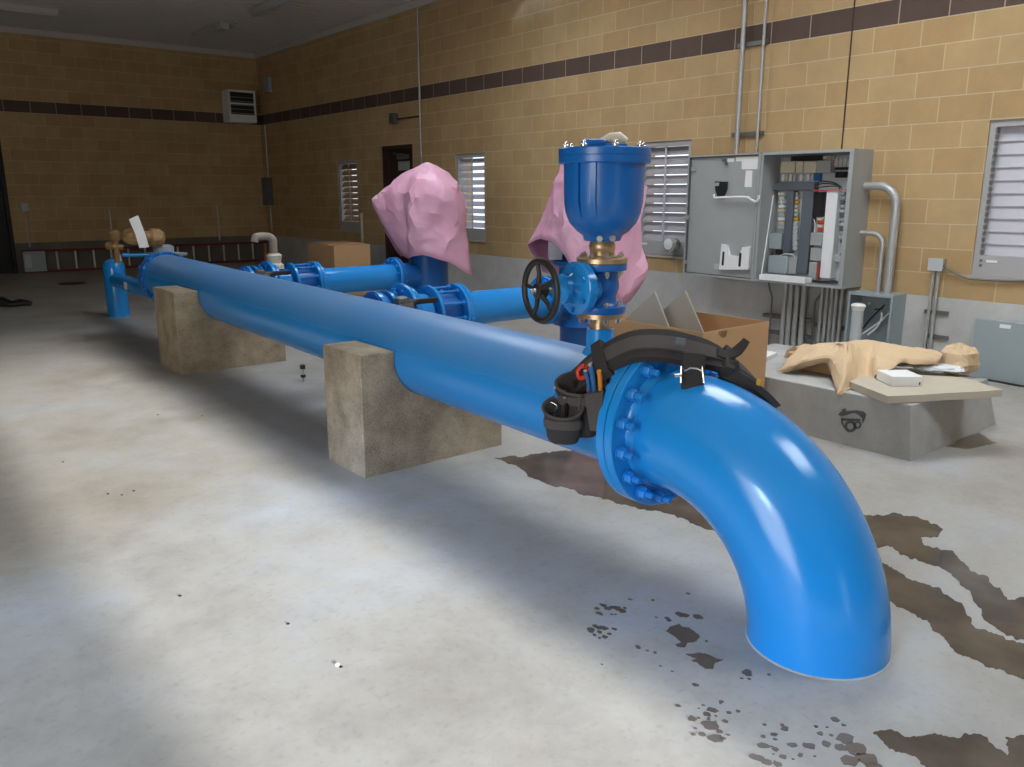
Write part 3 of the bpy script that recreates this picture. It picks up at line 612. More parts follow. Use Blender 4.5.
# ================================================================== PINK SHEETS
def sheet(cx, cy, keys, label, seed, nz=15, na=40, amp=.019):
    """keys: {azimuth deg: [(r, z) top to hem]}; azimuth 0 = camera right, 90 = away, 180 = left, 270 = towards the camera"""
    ks = sorted(keys); bm = nb(); rows = []
    def prof(pts, s):
        L_ = [0]
        for a, b in zip(pts, pts[1:]): L_.append(L_[-1]+math.hypot(b[0]-a[0], b[1]-a[1]))
        q = s*L_[-1]
        for i in range(len(pts)-1):
            if q <= L_[i+1] or i == len(pts)-2:
                t = (q-L_[i])/max(1e-6, L_[i+1]-L_[i]); return pts[i][0]+(pts[i+1][0]-pts[i][0])*t, pts[i][1]+(pts[i+1][1]-pts[i][1])*t
    for i in range(nz+1):
        s = min(1, max(0, (i+(.25*noise.noise(Vector((i*3.1, seed, 0))) if 0 < i < nz else 0))/nz)); row = []
        for k in range(na):
            a = (360*(k+(.5 if i % 2 else 0)+.28*noise.noise(Vector((k*1.3, i*2.1, seed))))/na) % 360
            lo = max([q for q in ks if q <= a], default=ks[-1]-360); hi = min([q for q in ks if q > a], default=ks[0]+360)
            t = (a-lo)/(hi-lo); t = t*.55+.45*t*t*(3-2*t)
            r0, z0 = prof(keys[lo % 360], s); r1, z1 = prof(keys[hi % 360], s); r, z = r0+(r1-r0)*t, z0+(z1-z0)*t
            d = RH*math.cos(math.radians(a))+FH*math.sin(math.radians(a)); P = Vector((cx, cy, 0))+d*r+Vector((0, 0, z))
            q = P*3.2+Vector((seed, seed*1.7, 0)); n1 = noise.noise(q); n2 = noise.noise(q*2.3+Vector((5, 1, 2)))
            n3 = noise.noise(q*4.7+Vector((1, 7, 3))); rg = ((1-abs(n1)*2.6)*1.0+(1-abs(n2)*2.8)*.6+(1-abs(n3)*2.8)*.28-.5)*amp*min(1, r/.15)
            P += d*rg+Vector((0, 0, rg*.35*(1-s)))
            row.append(bm.verts.new(P))
        rows.append(row)
    for a, b in zip(rows, rows[1:]):
        for k in range(na): bm.faces.new((a[k], a[(k+1) % na], b[(k+1) % na], b[k])).smooth = True
    bm.faces.new(rows[0])
    bmesh.ops.triangulate(bm, faces=bm.faces[:])
    for f in bm.faces: f.smooth = True
    o = obj('pink_sheet', bm, 'pink', solid=.003, sharp=False); o.data.set_sharp_from_angle(angle=math.radians(20)); return tag(o, label, 'plastic sheet', 'pink sheets over the pump motors')
sheet(5.06, 7.6, {
    0: [(.02, 1.82), (.2, 1.72), (.37, 1.55), (.42, 1.4), (.43, 1.1), (.43, .85), (.44, .72)],
    25: [(.02, 1.82), (.25, 1.72), (.36, 1.5), (.40, 1.1), (.42, .75)],
    90: [(.02, 1.82), (.3, 1.7), (.36, 1.4), (.4, .75)],
    150: [(.02, 1.82), (.3, 1.68), (.36, 1.4), (.42, .8)],
    182: [(.02, 1.82), (.22, 1.72), (.45, 1.57), (.61, 1.46), (.60, 1.38), (.52, 1.22)],
    205: [(.02, 1.82), (.22, 1.7), (.42, 1.5), (.44, 1.3), (.36, 1.05), (.33, .86)],
    228: [(.02, 1.82), (.22, 1.68), (.32, 1.48), (.31, 1.2), (.29, 1.0), (.28, .80)],
    247: [(.02, 1.82), (.25, 1.66), (.39, 1.5), (.42, 1.2), (.40, .98), (.36, .84)],
    268: [(.02, 1.82), (.26, 1.66), (.34, 1.5), (.36, 1.2), (.38, .98), (.40, .86)],
    300: [(.02, 1.82), (.26, 1.68), (.38, 1.5), (.40, 1.2), (.42, .95), (.44, .79)],
    335: [(.02, 1.82), (.24, 1.7), (.40, 1.53), (.43, 1.2), (.46, .85), (.52, .62)]},
    'big crumpled pink plastic sheet tied like a tent over the pump beside the brown door', 3.1)
sheet(5.06, 5.15, {
    0: [(.02, 1.84), (.25, 1.78), (.45, 1.65), (.55, 1.52), (.5, 1.35), (.42, 1.2), (.40, 1.05)],
    20: [(.02, 1.84), (.3, 1.75), (.4, 1.5), (.38, 1.0), (.4, .75)],
    90: [(.02, 1.84), (.3, 1.75), (.38, 1.4), (.42, .75)],
    120: [(.02, 1.84), (.25, 1.76), (.32, 1.5), (.38, 1.1), (.40, .75)],
    150: [(.02, 1.84), (.25, 1.76), (.3, 1.5), (.38, 1.1), (.40, .80)],
    168: [(.02, 1.84), (.2, 1.74), (.28, 1.6), (.33, 1.4), (.40, 1.15), (.42, .92)],
    182: [(.02, 1.84), (.2, 1.74), (.28, 1.60), (.31, 1.45), (.40, 1.25), (.50, 1.05)],
    198: [(.02, 1.84), (.2, 1.74), (.28, 1.60), (.33, 1.4), (.38, 1.22), (.42, 1.12)],
    222: [(.02, 1.84), (.22, 1.72), (.32, 1.5), (.36, 1.3), (.38, 1.18), (.40, 1.10)],
    240: [(.02, 1.84), (.22, 1.72), (.32, 1.5), (.37, 1.3), (.38, 1.12), (.37, .98)],
    260: [(.02, 1.84), (.22, 1.72), (.34, 1.5), (.36, 1.2), (.34, .95), (.3, .72)],
    290: [(.02, 1.84), (.24, 1.72), (.36, 1.5), (.40, 1.2), (.40, .9), (.4, .62)],
    320: [(.02, 1.84), (.26, 1.72), (.4, 1.5), (.42, 1.2), (.42, .85), (.42, .55)],
    342: [(.02, 1.84), (.26, 1.74), (.44, 1.58), (.42, 1.25), (.48, .98), (.58, .84), (.5, .70)]},
    'crumpled pink plastic sheet draped over the pump behind the air valve', 8.4)

# ================================================================== FAR END OF THE HEADER
dl = thing('drop_leg', (2.49, 10.45, fz(10.45)), 'blue drop leg bending down into the floor beyond the far end', 'pipe elbow')
bm = nb(); zc = .50; lathe(bm, [(.122, -.02), (.122, .56), (.118, .60), (.1, .64), (.06, .675), (0, .685)], (2.49, 10.45, fz(10.45)), (0, 0, 1), 32); obj('riser', bm, 'blue', dl)
bm = nb(); cyl(bm, (2.475, 8.52, zc), (2.485, 10.35, zc), .085, n=28); obj('crossover', bm, 'blue', dl)
bm = nb(); lathe(bm, [(.08, 0), (.13, 0), (.13, .03), (.08, .03)], (2.475, 8.475, zc), (0, 1, 0), 32); obj('flange', bm, 'blue', dl)
bm = nb(); P = Vector((2.393, 9.6, zc-.005)); box(bm, P.x-.012, P.x-.005, P.y-.05, P.y+.05, P.z-.03, P.z+.05); obj('label', bm, 'white', dl, 'small white label')
hy = 8.6; c = Vector((2.5, hy, axis(hy).z))
wv = thing('wrapped_valve', (2.5, hy, c.z+.12), 'tan wrapped valve with white paper tag at the far end of the main pipe', 'valve')
U = lambda u, v: at_y(u, v, hy)
bm = nb(); lathe(bm, [(.07, .0), (.07, .1), (.10, .12), (.22, .13), (.225, .15), (.1, .155), (.1, .22), (.06, .24), (.0, .24)], (2.56, hy+.1, c.z+.06), (0, 0, 1), 32); obj('body', bm, 'gray_blue', wv, 'dust-covered blue grey body')
bm = nb(); bar = [U(122, 255), U(172, 255)]; cyl(bm, bar[0], bar[1], .018); obj('flange_plate', bm, 'blue', wv)
bm = nb(); a_, b_ = U(124, 236), U(161, 238); lathe(bm, [(0, 0), (.05, 0), (.075, .03), (.085, .1), (.065, .13), (.06, .22), (.09, .25), (.088, .33), (.06, .37), (0, .37)], a_, b_-a_, 20); obj('actuator', bm, 'tan', wv, 'tan wrapped actuator')
bm = nb(); q = [U(129.5, 219), U(138.5, 215), U(145.5, 233), U(149.5, 246.5), U(140, 247.5), U(136, 234)]; f_ = Vector((-.3, -.95, 0))*.10
vs = [bm.verts.new(x+f_) for x in q]+[bm.verts.new(x+f_+Vector((.0, .008, 0))) for x in q]
for k in range(6): bm.faces.new((vs[k], vs[(k+1) % 6], vs[6+(k+1) % 6], vs[6+k]))
bm.faces.new((vs[0], vs[1], vs[2], vs[5])); bm.faces.new((vs[5], vs[2], vs[3], vs[4])); bm.faces.new((vs[6], vs[7], vs[8], vs[11])); bm.faces.new((vs[11], vs[8], vs[9], vs[10]))
obj('paper_tag', bm, 'paper', wv, 'white paper tag')
hy = 9.35
bf = thing('brass_fitting', U(116, 262), 'small cluster of brass fittings above the blue drop leg', 'pipe fitting')
bm = nb(); hy = 9.35
tube(bm, [U(117, 263), U(117, 256), U(116, 246), U(115.5, 236)], .028, 12); lathe(bm, [(0, 0), (.05, .0), (.06, .04), (.06, .08), (.04, .1), (0, .1)], U(115, 240), (0, 0, 1), 16); obj('valve_body', bm, 'brass', bf)
bm = nb(); cyl(bm, U(108, 246), U(123, 247.5), .028); lathe(bm, [(.04, 0), (.04, .05)], U(107, 246), RH, 8); obj('cross_pipe', bm, 'brass', bf)
bm = nb(); cyl(bm, U(117, 250), U(121, 261), .014); obj('lever', bm, 'ply', bf)

# ================================================================== ELECTRICAL: open control cabinet
CD = .33; FX = WX-CD; CY0, CY1, CZ0, CZ1 = 3.67, 4.58, .67, 1.865
cab = thing('control_cabinet', (WX-CD/2, (CY0+CY1)/2, CZ0), 'open grey control cabinet full of wiring on the block wall', 'electrical cabinet')
t_ = .02; bm = nb(); bevbox(bm, WX-.02, WX, CY0, CY1, CZ0, CZ1, .002)
box(bm, FX, WX-.02, CY0, CY0+.006, CZ0, CZ1); box(bm, FX, WX-.02, CY1-.006, CY1, CZ0, CZ1); box(bm, FX, WX-.02, CY0+.006, CY1-.006, CZ1-.006, CZ1); box(bm, FX, WX-.02, CY0+.006, CY1-.006, CZ0, CZ0+.006)
for a, b, c_, d_ in ((CY0, CY0+.04, CZ0, CZ1), (CY1-.025, CY1, CZ0, CZ1), (CY0+.04, CY1-.025, CZ1-.025, CZ1), (CY0+.04, CY1-.025, CZ0, CZ0+.02)): box(bm, FX-.003, FX+.004, a, b, c_, d_)
obj('enclosure', bm, 'gray', cab)
bm = nb(); box(bm, WX-.045, WX-.035, CY0+.03, CY1-.05, CZ0+.03, CZ1-.04); obj('backplate', bm, 'plate', cab, 'pale mounting plate')
def E(x, y, d=.10): p = at_x(750+x/4.79, 130+y/4.79, WX-d); return p.y, p.z
def dev(name, mat, x0, y0, x1, y1, d=.10, label=None, b=.004, back=.036):
    ym = (y0+y1)/2; xm = (x0+x1)/2
    ya, yb_ = E(x0, ym, d)[0], E(x1, ym, d)[0]; za, zb_ = E(xm, y0, d)[1], E(xm, y1, d)[1]
    bm = nb(); bevbox(bm, WX-d, WX-back, min(ya, yb_), max(ya, yb_), min(za, zb_), max(za, zb_), b, 1); return obj(name, bm, mat, cab, label)
dev('wire_duct', 'duct', 113, 250, 306, 288, .13, 'slate grey wire duct'); dev('wire_duct', 'duct', 166, 292, 198, 590, .13, 'slate grey wire duct'); dev('wire_duct', 'duct', 236, 292, 288, 690, .13, 'slate grey wire duct')
dev('duct_cover', 'white', 350, 288, 404, 712, .14, 'tall white duct cover')
for x0, x1, m_ in ((145, 215, 'cream'), (219, 252, 'cream'), (257, 316, 'cream'), (320, 385, 'gray')): dev('controller_module', m_, x0, 150 if m_ == 'cream' else 145, x1, 205, .14)
dev('terminal_strip', 'black', 195, 124, 345, 147, .09, 'black terminal strip')
for k in range(5): dev('fuse_holder', 'cream', 348+k*11, 124, 357+k*11, 142, .09)
for k in range(4): dev('relay', 'plate', 404+k*20, 134, 421+k*20, 178, .09)
dev('terminal_strip', 'black', 405, 178, 482, 190, .10, 'black terminal strip')
for k in range(5): dev('fuse_holder', 'black', 406+k*15, 200, 417+k*15, 228, .09)
dev('connector_block', 'tool_blue', 303, 207, 334, 244, .09, 'blue connector block')
for x, m_ in ((150, 'white'), (166, 'cream'), (185, 'white'), (204, 'plate'), (236, 'white'), (270, 'white')): dev('wire_bundle', m_, x, 212, x+14, 245, .08)
yy = 298
for k in range(9): dev('terminal', ('white', 'cream', 'plate')[k % 3], 133+(k % 2)*3, yy+k*20, 164, yy+k*20+15, .09)
for k in range(14): dev('terminal', ('cream', 'plate', 'yellow', 'cream')[k % 4] if k < 7 else 'plate', 203, 298+k*20, 228 if k < 7 else 226, 298+k*20+(16 if k < 7 else 19), .09)
for k in range(16): dev('terminal', ('gray', 'plate', 'duct')[k % 3], 428, 296+k*21, 452, 296+k*21+16, .09)
dev('starter', 'black', 300, 298, 345, 416, .11, 'black motor starter')
for k in range(4): dev('terminal', 'red' if k % 2 else 'cream', 322, 420+k*17, 350, 420+k*17+14, .1)
for y in (492, 565): dev('relay', 'gray', 288, y, 345, y+62, .12)
dev('relay', 'gray', 280, 632, 318, 722, .12); dev('terminal', 'red', 318, 630, 332, 715, .09)
dev('breaker', 'gray_blue', 92, 494, 150, 570, .12); dev('breaker', 'brown', 120, 572, 150, 600, .08)
dev('transformer', 'gray_blue', 86, 602, 176, 688, .17); dev('transformer', 'gray', 178, 608, 222, 690, .13)
dev('socket', 'plate', 405, 600, 434, 632, .09)
# small wiring
def E3(x, y, d): p = at_x(750+x/4.79, 130+y/4.79, WX-d); return p
for pts, m_, r in (([(310, 262), (345, 246), (400, 252), (436, 272)], 'black', .006), ([(310, 270), (350, 256), (410, 262), (440, 280)], 'black', .006), ([(312, 278), (370, 270), (420, 270), (430, 285)], 'black', .005),
                   ([(300, 286), (340, 288), (400, 287), (470, 284)], 'red', .003), ([(300, 291), (360, 292), (440, 290)], 'red', .003), ([(395, 150), (402, 165), (396, 178)], 'red', .003),
                   ([(140, 604), (165, 594), (200, 596), (215, 606)], 'white', .004), ([(146, 330), (152, 350), (146, 372)], 'white', .004), ([(330, 640), (322, 680), (328, 715)], 'red', .003), ([(305, 425), (312, 450), (308, 490)], 'white', .004), ([(300, 718), (340, 728), (400, 722), (424, 730)], 'black', .006)):
    bm = nb(); tube(bm, smooth_path([E3(x, y, .15) for x, y in pts], 6), r, 8); obj('wire', bm, m_, cab)
bm = nb(); a_, b_ = E3(112, 312, .25), E3(55, 690, .31); cyl(bm, a_, b_, .006, n=6); obj('door_stay', bm, 'white', cab, 'thin white door stay')
bm = nb(); p0, p1 = E3(48, 690, CD), E3(268, 702, CD); box(bm, FX-.012, FX+.10, min(p0.y, p1.y), max(p0.y, p1.y), CZ0+.02, CZ0+.07); obj('swing_panel_edge', bm, 'white', cab, 'white folded sheet at the bottom')
# door, swung right back
HN = Vector((FX, CY1, 0)); FE = Vector((WX-.25, 5.485, 0)); dd = (FE-HN).normalized(); dn = Vector((-dd.y, dd.x, 0)); dn = dn if dn.x < 0 else -dn; DL = (FE-HN).length
DM = Matrix(((dd.x, dn.x, 0, HN.x), (dd.y, dn.y, 0, HN.y), (0, 0, 1, 0), (0, 0, 0, 1)))
bm = nb(); bevbox(bm, .0, DL, -.012, -.006, CZ0+.0, CZ1, .001, 1, DM)
for a, b, c_, d_ in ((.0, .02, CZ0, CZ1), (DL-.014, DL, CZ0, CZ1), (.02, DL-.014, CZ0, CZ0+.014), (.02, DL-.014, CZ1-.014, CZ1)): box(bm, a, b, -.006, .022, c_, d_, DM)
door = obj('door', bm, 'gray', cab, 'grey cabinet door swung wide open')
bm = nb()
for a, b, c_, d_ in ((.02, .03, CZ0+.014, CZ1-.014), (DL-.024, DL-.014, CZ0+.014, CZ1-.014), (.03, DL-.024, CZ0+.014, CZ0+.024), (.03, DL-.024, CZ1-.024, CZ1-.014)): box(bm, a, b, -.006, .012, c_, d_, DM)
obj('gasket', bm, 'gray_dark', door, 'dark door gasket')
def D3(x, y): return at_plane(660+x/4.79, 130+y/4.79, HN+dn*.0, dn)
def D2(x, y): p = D3(x, y); return (p-HN).dot(dd), p.z
def dplate(name, mat, poly, t=.004, off=-.006, label=None):
    bm = nb(); pl = [D2(*q) for q in poly]; prism(bm, pl, lambda q: HN+dd*q[0]+dn*off+Vector((0, 0, q[1])), lambda q: HN+dd*q[0]+dn*(off+t)+Vector((0, 0, q[1]))); return obj(name, bm, mat, door, label)
dplate('document_holder', 'white', [(302, 546), (324, 550), (338, 600), (386, 604), (402, 560), (437, 556), (431, 668), (290, 668)], .03, label='white cut-out document holder')
dplate('holder_slot', 'black', [(308, 582), (317, 582), (313, 648), (303, 648)], .0315); dplate('holder_slot', 'black', [(388, 588), (399, 588), (394, 654), (383, 654)], .0315)
dplate('label', 'plate', [(258, 640), (288, 641), (286, 667), (255, 666)], .002, label='small pale label'); dplate('label', 'paper', [(362, 128), (476, 126), (474, 188), (390, 188), (390, 150), (362, 150)], .002, label='white data label')
dplate('label', 'paper', [(410, 194), (441, 194), (437, 274), (403, 273)], .002, label='tall white data label'); dplate('label', 'paper', [(322, 136), (354, 135), (353, 152), (321, 153)], .002, label='small white label')
dplate('latch', 'steel', [(154, 176), (170, 176), (169, 198), (153, 198)], .02); dplate('latch', 'steel', [(124, 410), (143, 408), (141, 428), (122, 430)], .03); dplate('latch', 'steel', [(118, 622), (131, 622), (130, 640), (117, 640)], .02)
dplate('catch', 'gray_dark', [(300, 142), (316, 140), (322, 152), (324, 168), (314, 168), (312, 152), (300, 150)], .02)
dplate('switch_block', 'black', [(272, 246), (325, 248), (322, 285), (308, 318), (284, 318), (274, 290)], .035, label='black rotary disconnect block'); dplate('switch_dial', 'gray', [(276, 252), (294, 252), (292, 268), (274, 268)], .04)
bm = nb(); tube(bm, smooth_path([D3(272, 310)+dn*.04, D3(280, 324)+dn*.05, D3(330, 322)+dn*.05, D3(430, 322)+dn*.05, D3(455, 335)+dn*.05, D3(476, 343)+dn*.05, D3(488, 332)+dn*.05, D3(490, 312)+dn*.05], 6), .011, 10); obj('operating_rod', bm, 'white', door, 'pale operating rod with hooked end')
# conduits into the top of the cabinet
G2 = 'conduits on the right wall'
for u0, u1, r, l in ((744.6, 737, .024, 'thicker of two grey conduits dropping to the control cabinet'), (765.5, 757.2, .015, 'thinner of two grey conduits dropping to the control cabinet')):
    p = at_x(u1, 140, WX-.06); bm = nb(); cyl(bm, (WX-.06, p.y, CZ1 if r > .02 else CZ1), (WX-.06, p.y, CZ-.005), r, n=14); o = obj('conduit', bm, 'steel'); tag(o, l, 'conduit', G2)
for v, l in ((44, 'upper strut clamp across the two cabinet conduits'), (133, 'lower strut clamp across the two cabinet conduits')):
    a_, b_ = at_x(737 if v == 44 else 731, v+2, WX-.04), at_x(767 if v == 44 else 762, v-1, WX-.04); bm = nb(); box(bm, WX-.036, WX, b_.y, a_.y, a_.z-.02, a_.z+.02); o = obj('strut_clamp', bm, 'strut'); tag(o, l, 'clamp', 'strut clamps')
# conduits under the cabinet
def drop(name, u_top, u_bot, r, mat, label, d=.09, v0=288, vb=345, jog=None):
    p = at_x((u_top+u_bot)/2, 318, WX-d); z0 = fz(4)
    pts = [(WX-d, p.y, z0), (WX-d, p.y, CZ0)]
    if jog: pts = [(WX-d, p.y, z0), (WX-d, p.y, .5), (WX-d, p.y+jog*.5, .57), (WX-d, p.y+jog, CZ0)]
    bm = nb(); tube(bm, pts, r, 12); o = obj(name, bm, mat); return tag(o, label, 'conduit', 'conduits rising from the floor to the cabinet')
ord1 = ['leftmost of the four fat conduits under the cabinet', 'second from left of the four fat conduits under the cabinet', 'third from left of the four fat conduits under the cabinet', 'rightmost of the four fat conduits under the cabinet']
for k, (a, b) in enumerate(((784.3, 782.5), (790.3, 788), (797, 794), (804, 800.5))): drop('conduit', a, b, .026, 'steel', ord1[k])
ord2 = ['leftmost of the five thinner conduits under the right side of the cabinet', 'second of the five thinner conduits under the right side of the cabinet', 'middle one of the five thinner conduits under the right side of the cabinet', 'fourth of the five thinner conduits under the right side of the cabinet', 'rightmost of the five thinner conduits, beside the open gutter box']
for k, (a, b) in enumerate(((822, 818), (827, 823.5), (831.7, 828.5), (836.5, 833), (842, 838))): drop('conduit', a, b, .018, 'steel', ord2[k])
drop('thin_cable', 771.5, 769.5, .008, 'strut', 'thin dark pipe left of the conduits below the cabinet', jog=.06)
drop('thin_cable', 814, 813, .010, 'strut', 'thin dark pipe bending up between the two conduit groups', jog=-.10)
for (u0, v0, u1), l in (((763, 316, 812), 'upper strut rail behind the conduits below the cabinet'), ((763, 332, 810), 'lower strut rail behind the conduits below the cabinet'), ((814, 325, 842), 'short strut rail behind the thinner conduits')):
    a_, b_ = at_x(u0, v0, WX-.05), at_x(u1, v0+4, WX-.05); bm = nb(); bevbox(bm, WX-.06, WX, b_.y, a_.y, (a_.z+b_.z)/2-.018, (a_.z+b_.z)/2+.018, .003); o = obj('strut_rail', bm, 'strut'); tag(o, l, 'strut rail', 'strut rails')
# lower gutter box
GX = WX-.24; ga, gb_ = at_x(849, 291, GX), at_x(893.5, 296, GX); gy1, gy0 = ga.y, gb_.y; gz0, gz1 = .16, .645
gut = thing('gutter_box', (WX-.12, (gy0+gy1)/2, gz0), 'open blue grey wiring box below the cabinet with loose wires inside', 'electrical box')
bm = nb(); box(bm, WX-.012, WX, gy0, gy1, gz0, gz1); box(bm, GX, WX-.012, gy0, gy0+.006, gz0, gz1); box(bm, GX, WX-.012, gy1-.006, gy1, gz0, gz1); box(bm, GX, WX-.012, gy0+.006, gy1-.006, gz1-.006, gz1); box(bm, GX, WX-.012, gy0+.006, gy1-.006, gz0, gz0+.006)
for a, b, c_, d_ in ((gy0, gy0+.018, gz0, gz1), (gy1-.018, gy1, gz0, gz1), (gy0+.018, gy1-.018, gz1-.025, gz1), (gy0+.018, gy1-.018, gz0, gz0+.02)): box(bm, GX-.003, GX+.003, a, b, c_, d_)
obj('enclosure', bm, 'gray_blue', gut)
def G3(x, y, d=.14): return at_x(840+x/10.96, 280+y/10.96, WX-d)
for pts, m_, r in (([(455, 355), (450, 430), (400, 520), (305, 600)], 'white', .007), ([(535, 365), (470, 430), (380, 500), (230, 600)], 'white', .007), ([(490, 270), (440, 320), (330, 430), (235, 550)], 'black', .008), ([(470, 280), (460, 310), (380, 325)], 'black', .008), ([(540, 325), (570, 300), (600, 312), (570, 335)], 'black', .006)):
    bm = nb(); tube(bm, smooth_path([G3(*q) for q in pts], 6), r, 8); obj('wire', bm, m_, gut, 'white wire' if m_ == 'white' else 'black wire')
bm = nb(); q = G3(330, 255, .05); cyl(bm, q, q+Vector((-.02, 0, 0)), .012); obj('knockout_cap', bm, 'white', gut)
# capped pipe in front of it
pc = at_floor(851, 352); pc = Vector((WX-.42, at_x(858, 310, WX-.42).y, fz(3.5)))
cp = thing('stub_pipe', pc, 'grey standpipe with white taped top in front of the wiring box', 'pipe')
bm = nb(); zt = at_x(862, 306, WX-.42).z; cyl(bm, pc, (pc.x, pc.y, zt), .048, n=28); obj('pipe', bm, 'plate', cp)
bm = nb(); lathe(bm, [(.049, -.04), (.053, -.02), (.062, .0), (.05, .014), (.03, .02), (0, .022)], (pc.x, pc.y, zt), (0, 0, 1), 18); obj('taped_cap', bm, 'paper', cp, 'white taped cap')
# conduits from the cabinet side to the gutter box
for u, v, ub, r, l in ((866, 186, 888, .036, 'fat grey conduit bending from the cabinet side down to the wiring box'), (862, 233, 878.5, .02, 'slim grey conduit bending from the cabinet side down to the wiring box')):
    a_ = at_x(u, v, WX-.1); b_ = at_x(ub, 285, WX-.1); rr = .17 if r > .03 else .10; q = [Vector((WX-.1, CY0-.0, a_.z)), Vector((WX-.1, b_.y+rr, a_.z))]
    for k in range(1, 9): t = PI/2*k/8; q.append(Vector((WX-.1, b_.y+rr-rr*math.sin(t), a_.z-rr+rr*math.cos(t))))
    q.append(Vector((WX-.1, b_.y, gz1))); bm = nb(); tube(bm, q, r, 16); o = obj('conduit', bm, 'steel'); tag(o, l, 'conduit', G2)
# junction box with two conduits
ja, jb = at_x(929.5, 258.5, WX-.06), at_x(942, 271, WX-.06)
jx = thing('junction_box', (WX-.03, (ja.y+jb.y)/2, jb.z), 'small grey junction box between the cabinet and the right window', 'junction box')
bm = nb(); bevbox(bm, WX-.065, WX, jb.y, ja.y, jb.z, ja.z, .006); obj('body', bm, 'gray', jx)
bm = nb(); bevbox(bm, WX-.07, WX-.065, jb.y-.004, ja.y+.004, jb.z-.004, ja.z+.004, .002, 1); obj('cover', bm, 'plate', jx)
for k, (dy, l) in enumerate(((.022, 'left conduit of the pair below the small junction box'), (-.022, 'right conduit of the pair below the small junction box'))):
    ym = (ja.y+jb.y)/2+dy; bm = nb(); cyl(bm, (WX-.035, ym, fz(3)), (WX-.035, ym, jb.z), .0135, n=12); o = obj('conduit', bm, 'steel'); tag(o, l, 'conduit', G2)
for v, l in ((311, 'upper strut bracket behind the junction box conduits'), (335, 'lower strut bracket behind the junction box conduits')):
    a_, b_ = at_x(924, v, WX-.02), at_x(948, v+1, WX-.02); bm = nb(); bevbox(bm, WX-.022, WX, b_.y, a_.y, a_.z-.02, a_.z+.015, .003, 1); o = obj('strut_rail', bm, 'strut'); tag(o, l, 'strut rail', 'strut rails')
bm = nb(); q = [at_x(943, 266, WX-.05), at_x(955, 273, WX-.03), at_x(966, 278, WX-.03), at_x(980, 279.5, WX-.03), at_x(1000, 280.5, WX-.03), at_x(1040, 281, WX-.03)]; q[0].x = WX-.04; tube(bm, smooth_path(q, 6), .008, 8); o = obj('cable', bm, 'strut'); tag(o, 'dark cable running from the junction box under the right window', 'cable')
# grey panel low on the wall at the right edge
ga = at_x(974, 319, WX-.05); bm = nb(); y1 = at_x(972, 345, WX-.04).y
gp = thing('floor_panel', (WX-.02, y1-.4, fz(2.3)), 'pale blue grey panel with white label low on the wall under the right window', 'panel')
bevbox(bm, WX-.045, WX, y1-.80, y1, fz(2.3), .50, .004, 1); obj('body', bm, 'gray_blue', gp)
bm = nb(); a_, b_ = at_x(1000, 324, WX-.046), at_x(1010.5, 329, WX-.046); box(bm, WX-.048, WX-.045, b_.y, a_.y, b_.z, a_.z); obj('label', bm, 'white', gp, 'white label')
bm = nb(); q = [at_floor(980, 379), at_floor(1000, 383), at_floor(1022, 387), at_floor(1050, 390)]; q = [Vector((min(x.x, WX-.06), x.y, fz(x.y)+.008)) for x in q]; tube(bm, smooth_path(q, 5), .008, 8); o = obj('cable', bm, 'black'); tag(o, 'short black cable on the floor at the foot of the pale panel', 'cable')
# round lamp at the middle window
lc = at_x(670, 244, WX-.1); lm = thing('round_lamp', (WX-.05, lc.y, lc.z-.08), 'round grey lamp with white lens at the foot of the middle window', 'lamp')
bm = nb(); lathe(bm, [(0, 0), (.05, 0), (.055, .05), (.085, .07), (.092, .1), (.092, .135), (.08, .145), (0, .145)], (WX+.02, lc.y, lc.z), (-1, 0, 0), 32); obj('housing', bm, 'gray', lm)
bm = nb(); lathe(bm, [(.062, .140), (.06, .156), (.03, .163), (0, .164)], (WX+.02, lc.y, lc.z), (-1, -.0, 0), 28); obj('lens', bm, 'white', lm, 'white lens')
# ------------------------------------------------ far part of the right wall
py = at_x(419.3, 80, WX-.03).y
bm = nb(); cyl(bm, (WX-.03, py, .9), (WX-.03, py, CZ-.1), .016, n=10); o = obj('conduit', bm, 'steel'); tag(o, 'tall thin conduit on the wall beside the brown door', 'conduit', G2)
a_ = at_x(394, 118.5, WX-.04); pz = at_x(419, 116, WX-.03).z
ex = thing('wall_lamp', (WX-.06, a_.y, a_.z-.07), 'small dark fixture on the wall above the brown door', 'lamp')
bm = nb(); bevbox(bm, WX-.10, WX, a_.y-.07, a_.y+.07, a_.z-.08, a_.z+.08, .02); obj('body', bm, 'strut', ex)
bm = nb(); cyl(bm, (WX-.025, a_.y-.07, pz), (WX-.025, py+.016, pz), .013, n=8); o = obj('conduit', bm, 'brown'); tag(o, 'short horizontal conduit above the brown door', 'conduit', G2)
cy = at_x(266.5, 150, WX-.03).y
bm = nb(); cyl(bm, (WX-.03, cy, 1.82), (WX-.03, cy, 2.86), .016, n=8); o = obj('conduit', bm, 'steel'); tag(o, 'thin conduit in the far corner dropping to a grey switch', 'conduit', G2)
bm = nb(); cyl(bm, (WX-.03, cy, .72), (WX-.03, cy, 1.26), .016, n=8); o = obj('conduit', bm, 'steel'); tag(o, 'thin conduit in the far corner below the grey switch', 'conduit', G2)
sw = thing('disconnect_switch', (WX-.06, cy, 1.26), 'grey disconnect switch box in the far corner', 'switch box')
bm = nb(); bevbox(bm, WX-.14, WX, cy-.11, cy+.11, 1.26, 1.82, .01); obj('body', bm, 'gray_dark', sw)
bm = nb(); bevbox(bm, WX-.09, WX-.06, cy-.15, cy-.11, 1.5, 1.62, .006); obj('handle', bm, 'strut', sw)
th = at_x(267, 85, WX-.05); bm = nb(); bevbox(bm, WX-.08, WX, th.y-.12, th.y+.12, th.z-.14, th.z+.14, .01); o = obj('wall_box', bm, 'gray_blue'); tag(o, 'small blue grey box high on the wall in the far corner', 'electrical box')
